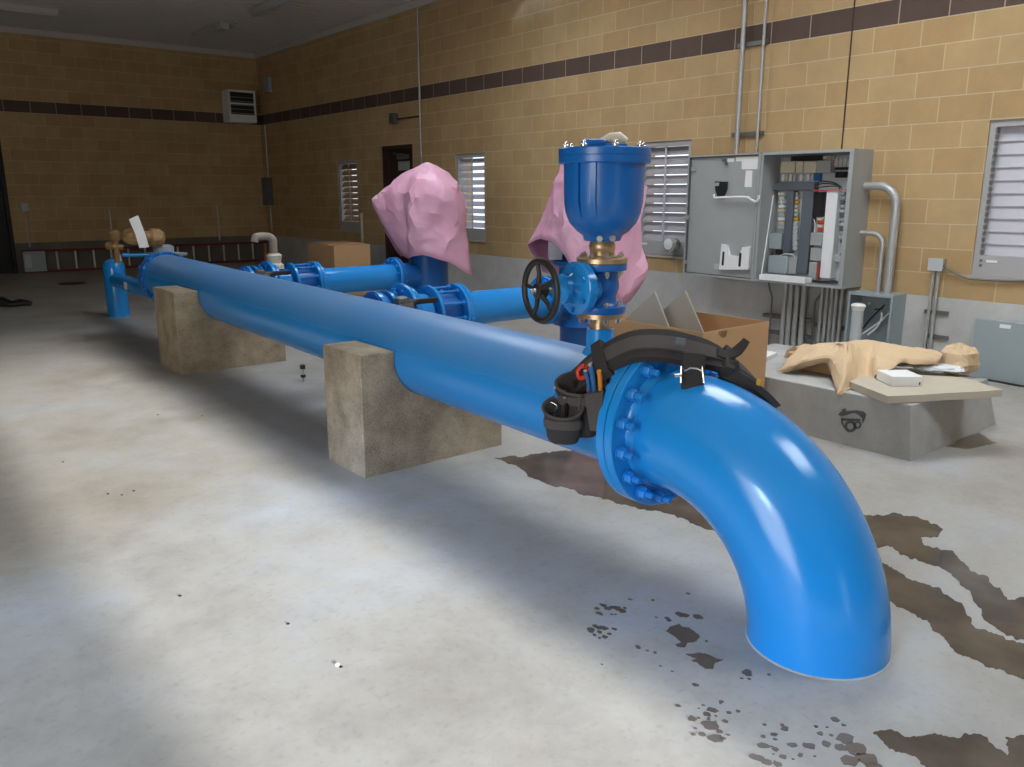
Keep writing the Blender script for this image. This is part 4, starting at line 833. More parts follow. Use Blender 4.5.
cq = at_x(362.5, 240, WX-.03); bm = nb(); cyl(bm, (WX-.03, cq.y, fz(13)), (WX-.03, cq.y, at_x(362, 213, WX-.03).z), .03, n=10); o = obj('conduit', bm, 'ply'); tag(o, 'short upright pipe on the wall beside the narrow far window', 'conduit', G2)
# heater in the far corner
hx0, hx1 = at_y(228.5, 100, FY-.45).x, at_y(255.5, 100, FY-.45).x; hz1, hz0 = at_y(240, 90, FY-.45).z, at_y(243, 122, FY-.45).z
ht = thing('unit_heater', ((hx0+hx1)/2, FY-.25, hz0), 'white louvred unit heater hung in the far corner', 'heater')
bm = nb(); y0 = FY-.45
box(bm, hx0, hx1, y0+.03, FY-.1, hz0, hz1); box(bm, hx0, hx0+.035, y0, y0+.03, hz0, hz1); box(bm, hx1-.035, hx1, y0, y0+.03, hz0, hz1); box(bm, hx0+.035, hx1-.035, y0, y0+.03, hz1-.04, hz1); box(bm, hx0+.035, hx1-.035, y0, y0+.03, hz0, hz0+.14); box(bm, hx0+.035, hx1-.035, y0-.004, y0+.03, (hz0+hz1)/2+.03, (hz0+hz1)/2+.06)
obj('case', bm, 'white', ht)
bm = nb(); box(bm, hx0+.036, hx1-.036, y0+.020, y0+.029, hz0+.14, hz1-.04); obj('grille', bm, 'black', ht, 'black grille opening')
bm = nb()
for k in range(5): box(bm, hx0+.036, hx1-.036, y0-.0, y0+.018, hz0+.16+k*.075, hz0+.168+k*.075)
obj('louvre', bm, 'gray', ht)
bm = nb(); box(bm, hx1-.17, hx1-.05, y0-.004, y0, hz0+.06, hz0+.09); obj('badge', bm, 'paper', ht, 'pale badge')
bm = nb(); box(bm, (hx0+hx1)/2-.03, (hx0+hx1)/2+.03, FY-.1, FY, hz0+.1, hz1-.1); obj('bracket', bm, 'strut', ht)
# far wall fixtures
for u, v0, v1, bx_, l in ((25.5, 207, 247, True, 'thin conduit with a small pale box near the left end of the far wall'), (109.5, 210, 234, False, 'thin conduit on the far wall behind the brass fittings'), (217, 206, 245, False, 'thin conduit on the far wall above the middle of the ladder')):
    a_, b_ = at_y((u-.8 if bx_ else u), v0, FY-.02), at_y(u, v1, FY-.02); t0 = thing('wall_conduit', (a_.x, FY-.02, b_.z), l, 'conduit', 'conduits on the far wall'); bm = nb(); cyl(bm, (a_.x, FY-.02, max(b_.z, .56)), (a_.x, FY-.02, a_.z), .014, n=8); obj('pipe', bm, 'steel', t0)
    if bx_: bm = nb(); bevbox(bm, a_.x-.06, a_.x+.06, FY-.06, FY, a_.z-.08, a_.z+.07, .006); obj('outlet_box', bm, 'plate', t0, 'small pale outlet box')
# ladder on its edge along the far wall
ly = FY-.14; lz = fz(FY); x0, x1 = 2.5, 7.0
ld = thing('extension_ladder', ((x0+x1)/2, ly, lz), 'long red ladder lying on its edge along the far wall', 'ladder')
for z in (lz+.005, lz+.37): bm = nb(); bevbox(bm, x0, x1, ly-.035, ly+.035, z, z+.04, .004, 1); obj('rail', bm, 'ladder', ld)
x = x0+.55
while x < x1-.05:
    bm = nb(); cyl(bm, (x, ly, lz+.03), (x, ly, lz+.39), .019, n=8); obj('rung', bm, 'rung', ld, 'pale aluminium rung'); x += .305
bm = nb(); box(bm, x0+.01, x0+.36, ly-.04, ly-.034, lz+.03, lz+.385); obj('warning_label', bm, 'gray_blue', ld, 'pale blue grey label plate')
bm = nb(); box(bm, x0+.03, x0+.13, ly-.044, ly-.04, lz+.10, lz+.33); obj('warning_sticker', bm, 'plate', ld, 'whitish sticker')
bm = nb(); oy = 14.; q0, q1 = at_y(266.5, 262, oy), at_y(265, 243, oy); q0 = Vector((q0.x, oy, fz(oy)))
tube(bm, [q0, Vector((q1.x, oy, q1.z))], .035, 10); o = obj('marker_post', bm, 'rust'); tag(o, 'short orange post standing in front of the ladder', 'post')
# ceiling fixtures
def strip(x0, x1, y0, y1, label):
    t0 = thing('strip_light', ((x0+x1)/2, (y0+y1)/2, CZ-.10), label, 'ceiling light', 'strip lights under the roof deck'); bm = nb(); bevbox(bm, x0, x1, y0, y1, CZ-.08, CZ+.001, .01); obj('housing', bm, 'trimc', t0)
    bm = nb(); bevbox(bm, x0+.015, x1-.015, y0+.01, y1-.01, CZ-.11, CZ-.08, .012); obj('diffuser', bm, 'plate', t0)
strip(1.75, 3.15, 14.82, 14.94, 'pale strip light at the top left corner of the photo')
strip(5.40, 5.55, 11.3, 12.9, 'dim strip light at the top of the photo right of the far corner')
cbx = thing('ceiling_box', (5.5, 14.3, CZ-.12), 'small pale box under the roof deck near the far wall', 'electrical box'); bm = nb(); bevbox(bm, 5.42, 5.58, 14.2, 14.36, CZ-.10, CZ+.001, .01); obj('body', bm, 'plate', cbx)
bm = nb(); cyl(bm, (5.42, 14.36, CZ-.03), (5.38, 15.4, CZ-.03), .025, n=8); obj('conduit_run', bm, 'trimc', cbx)
# ================================================================== CARTONS
cx0, cx1, cy0, cy1, cz = 3.83, 4.50, 2.90, 3.66, .70
cb = thing('cardboard_box', ((cx0+cx1)/2, (cy0+cy1)/2, 0), 'open cardboard box with grey panels sticking out, behind the tool belt', 'box', 'cardboard boxes')
bm = nb(); t_ = .006; z0 = .0125
bvs = [(cx0, cx1, cy0, cy0+t_), (cx0, cx1, cy1-t_, cy1), (cx0, cx0+t_, cy0+t_, cy1-t_), (cx1-t_, cx1, cy0+t_, cy1-t_)]
for x0, x1, y0, y1 in bvs: box(bm, x0, x1, y0, y1, z0, cz)
box(bm, cx0+t_, cx1-t_, cy0+t_, cy1-t_, z0, z0+t_); obj('carton', bm, 'card', cb)
bm = nb(); pq = [at_y(u, v, cy0-.001) for u, v in ((719, 331), (727.5, 329.5), (726, 337), (722, 338), (718.5, 334))]; prism(bm, [(p.x, min(p.z, cz+.001)) for p in pq], lambda q: (q[0], cy0-.0015, q[1]), lambda q: (q[0], cy0, q[1])); obj('tape_scrap', bm, 'tan', cb, 'torn brown tape')
pn = Vector((-.93, -.36, 0)).normalized()
def panel(pts, c, label, tw=.022):
    bm = nb(); P_ = [at_plane(u, v, c, pn) for u, v in pts]
    q = [bm.verts.new(p) for p in P_]+[bm.verts.new(p-pn*tw) for p in P_]; n = len(pts)
    bm.faces.new(q[:n]); bm.faces.new(q[n:][::-1])
    for k in range(n): bm.faces.new((q[k], q[(k+1) % n], q[n+(k+1) % n], q[n+k]))
    o = obj('grey_panel', bm, 'panel_grey'); tag(o, label, 'panel', 'grey panels in the open carton')
MT['panel_grey'] = flat('pale_grey_board', hexc(168, 166, 156), .7, var=.05, scale=4)
panel([(654.5, 292), (668, 326), (672, 336), (640, 340), (628, 325), (620, 324)], Vector((4.02, 3.15, .7)), 'left one of two grey panels standing corner-up in the open cardboard box')
panel([(685, 291), (702, 330), (706, 340), (690, 345), (664, 336), (662, 311)], Vector((4.20, 3.1, .7)), 'right one of two grey panels standing corner-up in the open cardboard box')
bm = nb(); bevbox(bm, 3.95, 4.2, 2.93, 3.02, .1, .63, .02); o = obj('packing_bag', bm, 'bag'); o.location.z = z0+t_; tag(o, 'whitish packing bag down inside the open cardboard box', 'bag')
fb0, fb1, fc0, fc1 = 5.33, 5.90, 10.38, 11.2; fzb = fz(10.8)+.004
fb = thing('cardboard_box', ((fb0+fb1)/2, (fc0+fc1)/2, fzb), 'plain brown cardboard box far back in front of the narrow window', 'box', 'cardboard boxes')
bm = nb(); bevbox(bm, fb0, fb1, fc0, fc1, fzb, .79, .004, 1); obj('carton', bm, 'card', fb)
bm = nb(); box(bm, fb0+.01, fb1-.01, fc0+.2, fc1-.05, .79, .803); obj('top_flap', bm, 'card', fb)

# ================================================================== CONCRETE PAD
pad = thing('equipment_pad', (5.1, 2.8, 0), 'low concrete equipment pad with a dark stencilled mark, covered with brown paper', 'concrete block')
bm = nb(); PX0, PX1, PY0, PY1, PZ = 4.54, 5.76, 1.95, 3.58, .33
def solidpoly(bm, bot, top, z0, z1):
    a = [bm.verts.new((x, y, z0)) for x, y in bot]; b = [bm.verts.new((x, y, z1)) for x, y in top]; n = len(bot)
    bm.faces.new(a[::-1]); bm.faces.new(b)
    for k in range(n): bm.faces.new((a[k], a[(k+1) % n], b[(k+1) % n], b[k]))
solidpoly(bm, [(PX0, PY0), (PX1, PY0), (PX1, PY1), (PX0, PY1)], [(PX0+.01, PY0+.03), (5.60, PY0+.03), (5.66, PY1), (PX0+.01, PY1)], 0, PZ)
obj('block', bm, 'pad', pad, bev=.007)
def PF(x, y): p = at_x(815+x/14.63, 395+y/14.63, PX0-.001); return p.y, p.z
MT['stencil'] = flat('stencil_paint', hexc(92, 93, 95), .85, var=.15, scale=60)
def stencil(polys):
    bm = nb()
    for pl in polys: prism(bm, [PF(*q) for q in pl], lambda q: (PX0-.0015, q[0], q[1]), lambda q: (PX0+.001, q[0], q[1]))
    return bm
def ringp(cx, cy, r0, r1, n=14):
    out = []
    for k in range(n):
        a, b = 2*PI*k/n, 2*PI*(k+1)/n; out.append([(cx+math.cos(a)*r0, cy+math.sin(a)*r0), (cx+math.cos(b)*r0, cy+math.sin(b)*r0), (cx+math.cos(b)*r1, cy+math.sin(b)*r1), (cx+math.cos(a)*r1, cy+math.sin(a)*r1)])
    return out
obj('stencil_mark', stencil([[(335, 290), (375, 245), (480, 236), (480, 290), (390, 312)], [(480, 236), (600, 226), (600, 270), (560, 264), (480, 288)], [(600, 226), (712, 245), (690, 340), (640, 295), (600, 270)], [(712, 245), (748, 285), (718, 375), (695, 415), (688, 340)], [(400, 205), (450, 195), (455, 232), (395, 240)],
    [(385, 340), (660, 352), (655, 385), (560, 380), (440, 378), (388, 372)], [(380, 340), (400, 345), (405, 420), (440, 470), (425, 480), (385, 420)]]+ringp(515, 460, 48, 88)+ringp(620, 440, 32, 55)), 'stencil', pad, 'dark grey stencilled cap and goggles mark')
# board, little box, bag, papers on the pad
def flatpoly(name, pts, z0, z1, mat, label, cat, seed=0, **k):
    bm = nb(); solidpoly(bm, pts, pts, z0, z1); o = obj(name, bm, mat); return tag(o, label, cat)
flatpoly('plywood_board', [(4.46, 2.08), (4.62, 1.985), (4.80, 1.90), (4.98, 1.795), (5.13, 1.73), (5.30, 2.02), (5.05, 2.40), (4.68, 2.47)], PZ+.003, PZ+.046, 'ply', 'pale board with a rough edge overhanging the front of the concrete pad', 'board')
flatpoly('white_board', [(p.x, p.y) for p in (at_z(744, 357, PZ+.02), at_z(762, 361, PZ+.02), at_z(777, 353.5, PZ+.02), at_z(758, 350.5, PZ+.02))], PZ+.003, PZ+.03, 'white', 'flat white slab at the back left of the concrete pad beside the cardboard box', 'board')
b0, b1 = Vector((4.715, 2.175, 0)), Vector((4.845, 2.075, 0)); bd = (b1-b0).normalized(); b0 = b0-bd*.01; b1 = b1+bd*.012; bw = Vector((-bd.y, bd.x, 0)); BM_ = Matrix(((bd.x, bw.x, 0, b0.x), (bd.y, bw.y, 0, b0.y), (0, 0, 1, PZ+.047), (0, 0, 0, 1)))
sb = thing('small_carton', (4.82, 2.2, PZ+.047), 'small flat white carton on the pale board', 'box')
bm = nb(); bevbox(bm, 0, (b1-b0).length, 0, .19, 0, .06, .003, 1, BM_); obj('carton', bm, 'white', sb)
bm = nb(); L0 = (b1-b0).length; box(bm, .0, L0, -.0012, 0, .036, .042, BM_); obj('pink_stripe', bm, 'pink_print', sb, 'faint pink stripe') if 'pink_print' in MT else bm.free()
bm = nb(); box(bm, L0-.02, L0-.012, -.0012, 0, .008, .024, BM_); obj('black_print', bm, 'black', sb, 'small black mark')
def crumple(name, mat, label, cat, c, rx, ry, h, rot, seed, n=26, m=12, amp=.18, parent=None):
    bm = nb(); rings = []
    for i in range(m+1):
        ph = PI*i/m; row = []
        for k in range(n):
            a = 2*PI*k/n; d = Vector((math.sin(ph)*math.cos(a), math.sin(ph)*math.sin(a), math.cos(ph)))
            w_ = 1+amp*(noise.noise(d*2.1+Vector((seed, 0, 0)))*1.4+noise.noise(d*5+Vector((0, seed, 0)))*.7)
            p = Vector((d.x*rx*w_, d.y*ry*w_, max(-.9, d.z*1.05)*h*.5*w_+h*.5)); row.append(p)
        rings.append(row)
    R_ = Matrix.Rotation(rot, 4, 'Z'); V_ = [[bm.verts.new(Vector(c)+(R_ @ p)) for p in r] for r in rings[1:-1]]
    for a, b in zip(V_, V_[1:]):
        for k in range(n): bm.faces.new((a[k], a[(k+1) % n], b[(k+1) % n], b[k])).smooth = True
    t0 = bm.verts.new(Vector(c)+R_ @ rings[0][0]); b0_ = bm.verts.new(Vector(c)+R_ @ rings[-1][0])
    for k in range(n): bm.faces.new((t0, V_[0][(k+1) % n], V_[0][k])); bm.faces.new((b0_, V_[-1][k], V_[-1][(k+1) % n]))
    bmesh.ops.triangulate(bm, faces=bm.faces[:])
    zmin = min(v.co.z for v in bm.verts); bmesh.ops.translate(bm, verts=bm.verts[:], vec=(0, 0, c[2]-zmin))
    o = obj(name, bm, mat, parent); o.data.set_sharp_from_angle(angle=math.radians(18)); return tag(o, label, cat) if parent is None else o
pc = at_z(938, 374, PZ+.03); crumple('plastic_bag', 'bag', 'flat clear plastic bag lying right of the small white carton', 'bag', (pc.x, pc.y, PZ+.047), .15, .085, .045, -.9, 4.2, amp=.14)
pc = at_z(904, 366, PZ+.04); flatpoly('paper_sheet', [(pc.x-.1, pc.y+.02), (pc.x-.02, pc.y-.08), (pc.x+.1, pc.y-.02), (pc.x+.04, pc.y+.09)], PZ+.047, PZ+.06, 'paper', 'thin white papers tucked under the edge of the brown paper', 'paper')
pc = at_z(962, 371, PZ+.03); crumple('paper_wad', 'kraft', 'crumpled wad of brown paper at the right end of the pad', 'paper', (pc.x-.02, pc.y+.02, PZ+.004), .13, .10, .20, -.75, 5.9, n=17, m=9, amp=.16)
# brown paper: grid of folds (u, v, height)
cols = [
    [(776.3, 372, .336), (784, 363, .39), (797, 348, .45)],
    [(789, 372, .345), (795, 362, .42), (806, 346.5, .48)],
    [(800, 369, .365), (806, 358, .45), (816, 345.5, .5)],
    [(812, 365.5, .40), (817, 356, .47), (828, 344.5, .515)],
    [(827, 364, .42), (832, 356, .48), (838, 343.5, .52)],
    [(833, 381, .365), (839, 366, .45), (845, 345, .54)],
    [(839, 396, .31), (847, 371, .435), (850, 343.5, .535)],
    [(855, 388, .335), (858, 370, .41), (860, 342.5, .53)],
    [(871.5, 381, .362), (868, 368, .41), (871, 342, .535)],
    [(876, 374.5, .40), (876, 363, .46), (880, 342.5, .535)],
    [(888, 371.5, .43), (889, 359, .48), (892, 344, .535)],
    [(903, 363, .455), (906, 356, .49), (908, 346.5, .525)],
    [(920, 364.5, .44), (922, 358, .475), (925, 350, .505)],
    [(938, 365, .425), (939, 361, .45), (943, 354, .48)]]
ctrl = []
for c_ in cols:
    P_ = [at_z(*q) for q in c_]; top = P_[-1]; P_.append(top+Vector((.10, .12, -.03))); P_.append(top+Vector((.16, .2, -.12))); ctrl.append(P_)
def cr(pts, k): return smooth_path(pts, k)
rows_ = [cr([ctrl[i][j] for i in range(len(ctrl))], 4) for j in range(5)]
grid = [cr([r[i] for r in rows_], 4) for i in range(len(rows_[0]))]
bm = nb(); V_ = []
for i, r in enumerate(grid):
    V_.append([bm.verts.new(p+Vector((0, 0, max(PZ+.004, p.z+.03*(abs(noise.noise(p*6))-.25)+.012*noise.noise(p*15))-p.z if p.x > PX0-.002 else 0))) for p in r])
for a, b in zip(V_, V_[1:]):
    for k in range(len(a)-1): bm.faces.new((a[k], a[k+1], b[k+1], b[k])).smooth = True
bmesh.ops.triangulate(bm, faces=bm.faces[:]); o = obj('brown_paper', bm, 'kraft', solid=.0015, sharp=False); o.data.set_sharp_from_angle(angle=math.radians(13)); tag(o, 'wide sheet of brown kraft paper folded over things on the concrete pad', 'paper')
# what the paper covers
bm = nb(); bevbox(bm, 4.9, 5.3, 2.6, 3.0, PZ+.002, .44, .01); o = obj('covered_carton', bm, 'card'); tag(o, 'low brown carton hidden under the kraft paper on the pad', 'box')

# ================================================================== TOOL BELT
def on_bend(s, th, r):
    """s: metres along the elbow from its flange; th: angle round the pipe (90 = outside of the bend / top)"""
    th = math.radians(th); X = Vector((1, 0, 0))
    if s < .075: c = Vector((AX+SA*(FLY-AY), FLY-s, AZ)); n = Vector((0, 0, 1))
    else:
        a = (s-.075)/EB; c = Vector((AX, yb+EB-EB*math.sin(a), AZ-EB+EB*math.cos(a))); n = Vector((0, -math.sin(a), math.cos(a)))
    d = X*math.cos(th)+n*math.sin(th); return c+d*r, d
tb = thing('tool_belt', on_bend(.1, 90, .3)[0], 'black nylon tool belt slung over the blue flange with a full pouch', 'tool belt')
def beltpath(spec):
    P_, N_ = [], []
    for s, th, r, tau in spec:
        p, d = on_bend(s, th, r); a = max(0, (s-.075)/EB); t = Vector((0, -math.cos(a), -math.sin(a)))
        P_.append(p); N_.append(d*math.cos(tau)+t*math.sin(tau))
    return smooth_path(P_, 6), smooth_path(N_, 6)
SPEC = [(-.34, 158, .262, .0), (-.26, 146, .29, .1), (-.16, 132, .335, .3), (-.06, 118, .36, .6), (.02, 104, .335, .9), (.06, 90, .305, 1.0), (.10, 72, .29, .9), (.15, 54, .275, .7), (.22, 38, .255, .45), (.265, 29, .243, .25)]
P_, N_ = beltpath(SPEC)
bm = nb(); band(bm, P_, N_, [.10+.035*min(1, i/20) for i in range(len(P_))], .03); obj('belt', bm, 'fabric', tb)
P2 = [p+n.normalized()*.031 for p, n in zip(P_, N_)][8:46]; N2 = N_[8:46]
bm = nb(); band(bm, P2, N2, .06, .011); obj('webbing', bm, 'fabric2', tb, 'charcoal webbing strap')
for i in (13, 39):
    bm = nb(); band(bm, [P_[i-1], P_[i], P_[i+1]], N_[i-1:i+2], .16, .047); obj('belt_keeper', bm, 'fabric', tb)
C0 = P_[40]+N_[40].normalized()*.05
bm = nb(); q = [at_plane(u, v, C0, FH) for u, v in ((716, 353), (726, 356), (735, 353), (742, 346.5), (747, 340))]; band(bm, smooth_path(q, 5), [-FH*.6+Vector((0, 0, .8))]*21, [.042-.014*max(0, (i-12)/8) for i in range(21)], .010); obj('strap_end', bm, 'fabric', tb)
def tplate(name, mat, pts, c, n, t, parent=None, label=None):
    bm = nb(); Q = [at_plane(u, v, c, n) for u, v in pts]; m = len(pts); q = [bm.verts.new(x) for x in Q]+[bm.verts.new(x-n*t) for x in Q]
    bm.faces.new(q[:m]); bm.faces.new(q[m:][::-1])
    for k in range(m): bm.faces.new((q[k], q[(k+1) % m], q[m+(k+1) % m], q[m+k]))
    return obj(name, bm, mat, parent or tb, label, bev=.003)
nC = (-(cF)).normalized()
hp = P_[31]+N_[31].normalized()*.062+nC*.085
tplate('hammer_loop', 'fabric', [(683, 352), (706, 354), (704, 390.5), (681.5, 389)], hp, nC, .016)
bm = nb(); q = [at_plane(u, v, hp+nC*.008, nC) for u, v in ((681, 383), (681.5, 366), (685, 371), (690, 368), (697, 368.5), (701, 371), (702, 366), (704, 383))]; tube(bm, q, .004, 8); obj('loop_wire', bm, 'bright', tb, 'bright wire loop')
bm = nb(); q = [at_plane(u, v, hp+nC*.005, nC) for u, v in ((674.5, 376), (681, 375.5))]; tube(bm, [q[0], q[1]], .008, 10); obj('snap', bm, 'bright', tb, 'bright snap')
lp = P_[30]+N_[30].normalized()*.05+nC*.05
tplate('maker_label', 'duct', [(677, 337), (686.5, 338.5), (685.5, 346), (674.5, 344)], lp, nC, .012, label='small grey woven label')
ep = P_[50]+N_[50].normalized()*.02+nC*.05
tplate('end_pouch', 'fabric', [(724, 362), (739, 360.5), (741, 372), (760, 389), (768, 392), (772, 399), (777.5, 409), (777, 412), (760, 402), (742, 388), (722, 378)], ep, nC, .06)
bm = nb(); q = at_plane(758, 385, ep, nC); lathe(bm, [(0, 0), (.009, 0), (.011, .01), (.009, .02), (0, .022)], q, Vector((.2, -.3, 1)), 12); obj('yellow_clip', bm, 'yellow', tb, 'yellow clip')
# pouches
so = Vector((-.80, -.60, 0)).normalized(); ss = Vector((-.60, .80, 0)).normalized()   # outwards and sideways
def pouch(name, c, w_, d_, h, lean, tap=.7, parent=tb, deep=.09):
    n = 32; bm = nb(); up = (Vector((0, 0, 1))+so*lean).normalized()
    def ring(z, k, ins=0): return [bm.verts.new(c+ss*math.cos(2*PI*i/n)*(w_/2*k-ins)+so*math.sin(2*PI*i/n)*(d_/2*k-ins)+up*z+(up*.035*(-math.sin(2*PI*i/n)) if z > -.02 else Vector((0, 0, 0)))) for i in range(n)]
    rs = [ring(0, 1.0), ring(-.03, 1.0), ring(-.034, .97), ring(-h*.5, .93), ring(-h*.8, .86), ring(-h*.95, tap), ring(-h, tap*.8)]
    inn = [ring(.0, 1.0, .009), ring(-deep, .9, .012)]
    for a, b in zip(rs, rs[1:]):
        for k in range(n): bm.faces.new((a[k], a[(k+1) % n], b[(k+1) % n], b[k])).smooth = True
    for k in range(n):
        bm.faces.new((inn[0][k], inn[0][(k+1) % n], rs[0][(k+1) % n], rs[0][k])).smooth = True
        bm.faces.new((inn[1][k], inn[1][(k+1) % n], inn[0][(k+1) % n], inn[0][k])).smooth = True
    bm.faces.new(rs[-1]); bm.faces.new(inn[1])
    o = obj(name, bm, 'fabric', parent, sharp=False)
    bm = nb(); q = [c+ss*math.cos(2*PI*i/n)*(w_/2+.003)+so*math.sin(2*PI*i/n)*(d_/2+.003)+up*(.002-.035*math.sin(2*PI*i/n)) for i in range(n+1)]; tube(bm, q, .006, 8, caps=False); obj('rim_binding', bm, 'fabric2', o)
    bm = nb(); 
    rg = []
    for z in (-.045, -.05, -.075, -.08):
        kk = 1.0 if z in (-.045, -.08) else 1.025; rg.append([bm.verts.new(c+ss*math.cos(2*PI*i/n)*(w_/2*kk)+so*math.sin(2*PI*i/n)*(d_/2*kk)+up*z) for i in range(n)])
    for a, b in zip(rg, rg[1:]):
        for k in range(n): bm.faces.new((a[k], a[(k+1) % n], b[(k+1) % n], b[k])).smooth = True
    obj('webbing_band', bm, 'fabric2', o)
    return o
pu = at_x(580.5, 384, 2.115); pl_ = at_x(563, 408, 2.045)
pouch('main_pouch', pu, .185, .10, .215, .12); pouch('front_pouch', pl_, .150, .085, .145, .12, .75)
tplate('back_flap', 'fabric', [(571, 384), (577, 370), (584, 361), (604, 353.5), (617, 354), (614, 366), (607, 388), (600, 396)], at_x(590, 375, 2.185), (so+Vector((0, 0, .35))).normalized(), .014)
tplate('pencil_sleeve', 'fabric2', [(584, 395), (603, 392), (601, 432), (590, 431)], at_x(594, 410, 2.075), so, .03)
bm = nb(); q = [at_x(579, 394, 2.055), at_x(580, 401, 2.05), at_x(579, 411, 2.04)]; tube(bm, q, .005, 8); obj('rivet_strip', bm, 'fabric2', tb)
# tools standing in the pouches
def tool(name, label, parts, cat='tool'):
    o = thing(name, at_x(parts[0][2][-1][0], parts[0][2][-1][1], parts[0][3]), label, cat)
    for pn_, mat, pts, x, rs, lab in parts:
        bm = nb(); q = [at_x(u, v, x+.02*i/(len(pts)-1)) for i, (u, v) in enumerate(pts)]; tube(bm, smooth_path(q, 4) if len(q) > 2 else q, rs if not isinstance(rs, list) else rs[0], 10); obj(pn_, bm, mat, o, lab)
    return o
tool('cable_snips', 'snips with red looped handles in the upper pouch of the tool belt', [('handle', 'red', [(586, 377), (580, 378), (578, 372), (581, 367), (585, 366)], 2.10, .009, None), ('handle', 'red', [(586, 366), (588, 370), (588, 392)], 2.115, .007, None)])
tool('pliers', 'pliers with two blue grips in the upper pouch of the tool belt', [('handle', 'tool_blue', [(586, 372), (588, 380), (590, 394)], 2.095, .009, None), ('handle', 'tool_blue', [(591, 368), (593, 378), (595, 394)], 2.10, .011, None), ('pivot', 'bright', [(585, 371), (585.5, 375)], 2.09, .006, 'bright pivot')])
tool('putty_knife', 'grey steel scraper blade standing in the upper pouch of the tool belt', [('blade', 'steel', [(590, 363.5), (592, 369), (594, 376)], 2.115, .009, None), ('handle', 'duct', [(594, 375), (597, 392)], 2.12, .008, None)])
tool('carpenter_pencil', 'orange pencil standing at the right of the upper tool pouch', [('shaft', 'orange', [(599, 370.5), (600, 378), (600.5, 390)], 2.105, .009, None)])
tool('torch', 'black torch end deep in the upper tool pouch', [('barrel', 'black', [(576, 381), (579, 394)], 2.12, .014, None)])
tool('screwdriver', 'screwdriver with dark blue grip in the lower front pouch', [('grip', 'tool_blue', [(556, 392), (558, 402), (560, 412)], 2.05, .010, None), ('collar', 'bright', [(555, 388), (556, 392)], 2.05, .006, 'bright collar')])
tool('utility_knife', 'grey utility knife in the lower front pouch', [('body', 'gray_dark', [(546, 402), (549, 408), (555, 416)], 2.03, .011, None), ('slide', 'bright', [(551, 402), (557, 406), (555, 412)], 2.022, .003, 'bright edge')])
tool('marker_pen', 'white tipped marker pen in the lower front pouch', [('barrel', 'black', [(566, 404), (566.5, 416)], 2.05, .008, None), ('tip', 'bright', [(565, 397.5), (566, 404)], 2.048, .006, 'bright tip')])
tool('red_pencil', 'thin dark pencil with a red end in the lower front pouch', [('shaft', 'black', [(564.5, 394), (563, 408)], 2.065, .006, None), ('end', 'red', [(564.3, 391), (564.5, 394)], 2.064, .007, 'red end')])
tool('tape_clip', 'bright metal clip in the bottom of the lower front pouch', [('clip', 'bright', [(547, 411), (550, 413)], 2.015, .006, None)])

# ================================================================== FLOOR: water, bolts, odds and ends
def jag(pts, seed, amp=2.0):
    out = []; n = len(pts)
    for i in range(n):
        a, b = pts[i], pts[(i+1) % n]; L_ = math.hypot(b[0]-a[0], b[1]-a[1]); k = max(1, min(20, int(L_/2.2))); nx, ny = (b[1]-a[1])/max(L_, 1e-6), -(b[0]-a[0])/max(L_, 1e-6)
        for j in range(k):
            t = j/k; u, v = a[0]+(b[0]-a[0])*t, a[1]+(b[1]-a[1])*t; q = Vector((u, v*1.6, seed*7.3))
            d = amp*(1.3*noise.noise(q*.06)+1.0*noise.noise(q*.17)+.55*noise.noise(q*.45)); out.append((u+nx*d*1.3, v+ny*d))
    return out
def puddle(name, pts, mat, label, seed, amp=2.0, cat='puddle', h=.0022):
    bm = nb(); P_ = [at_floor(u, v) for u, v in jag(pts, seed, amp)]
    a = [bm.verts.new(p-Vector((0, 0, .003))) for p in P_]; b = [bm.verts.new(p+Vector((0, 0, h))) for p in P_]; n = len(a)
    for k in range(n): bm.faces.new((a[k], a[(k+1) % n], b[(k+1) % n], b[k]))
    e = [bm.edges.get((b[k], b[(k+1) % n])) for k in range(n)]
    bmesh.ops.triangle_fill(bm, use_beauty=True, edges=e)
    e = [bm.edges.get((a[k], a[(k+1) % n])) for k in range(n)]; bmesh.ops.triangle_fill(bm, use_beauty=True, edges=e)
    o = obj(name, bm, mat, sharp=False); return tag(o, label, cat, 'wet patches on the floor')
puddle('puddle', [(494, 458), (520, 456), (545, 452), (575, 452), (600, 456), (640, 478), (680, 494), (712, 512), (722, 532), (705, 529), (672, 514), (640, 508), (604, 500), (580, 493), (550, 485), (530, 477), (515, 466)], 'water', 'brown reflective puddle on the floor under the bolted flange', 1, 1.6)
puddle('puddle', [(846, 514), (880, 516), (900, 514), (924, 519), (942, 529), (938, 536), (920, 538), (924, 544), (950, 551), (972, 570), (988, 580), (1003, 592), (1010, 601), (1040, 598), (1060, 640), (1024, 640), (1006, 636), (980, 614), (969, 592), (950, 572), (936, 566), (912, 560), (890, 546), (872, 547), (850, 535)], 'water', 'upper winding stream of water on the floor right of the elbow', 2, 2.2)
puddle('puddle', [(868, 556), (884, 563), (905, 576), (938, 589), (964, 607), (976, 627), (1009, 639), (1040, 652), (1060, 700), (1024, 681), (994, 669), (961, 654), (938, 637), (927, 620), (912, 613), (890, 600), (870, 585)], 'water', 'lower wide stream of water on the floor right of the elbow', 3, 2.2)
puddle('puddle', [(873, 732), (889, 731), (905, 738), (934, 734), (957, 738), (964, 734), (987, 738), (998, 749), (1008, 756), (1005, 738), (1030, 735), (1060, 800), (960, 800), (920, 761), (905, 754), (890, 748)], 'water', 'dark wet patch at the bottom right corner of the photo', 4, 2.0)
K8 = lambda pts: [(590+x/5.11, 590+y/5.11) for x, y in pts]
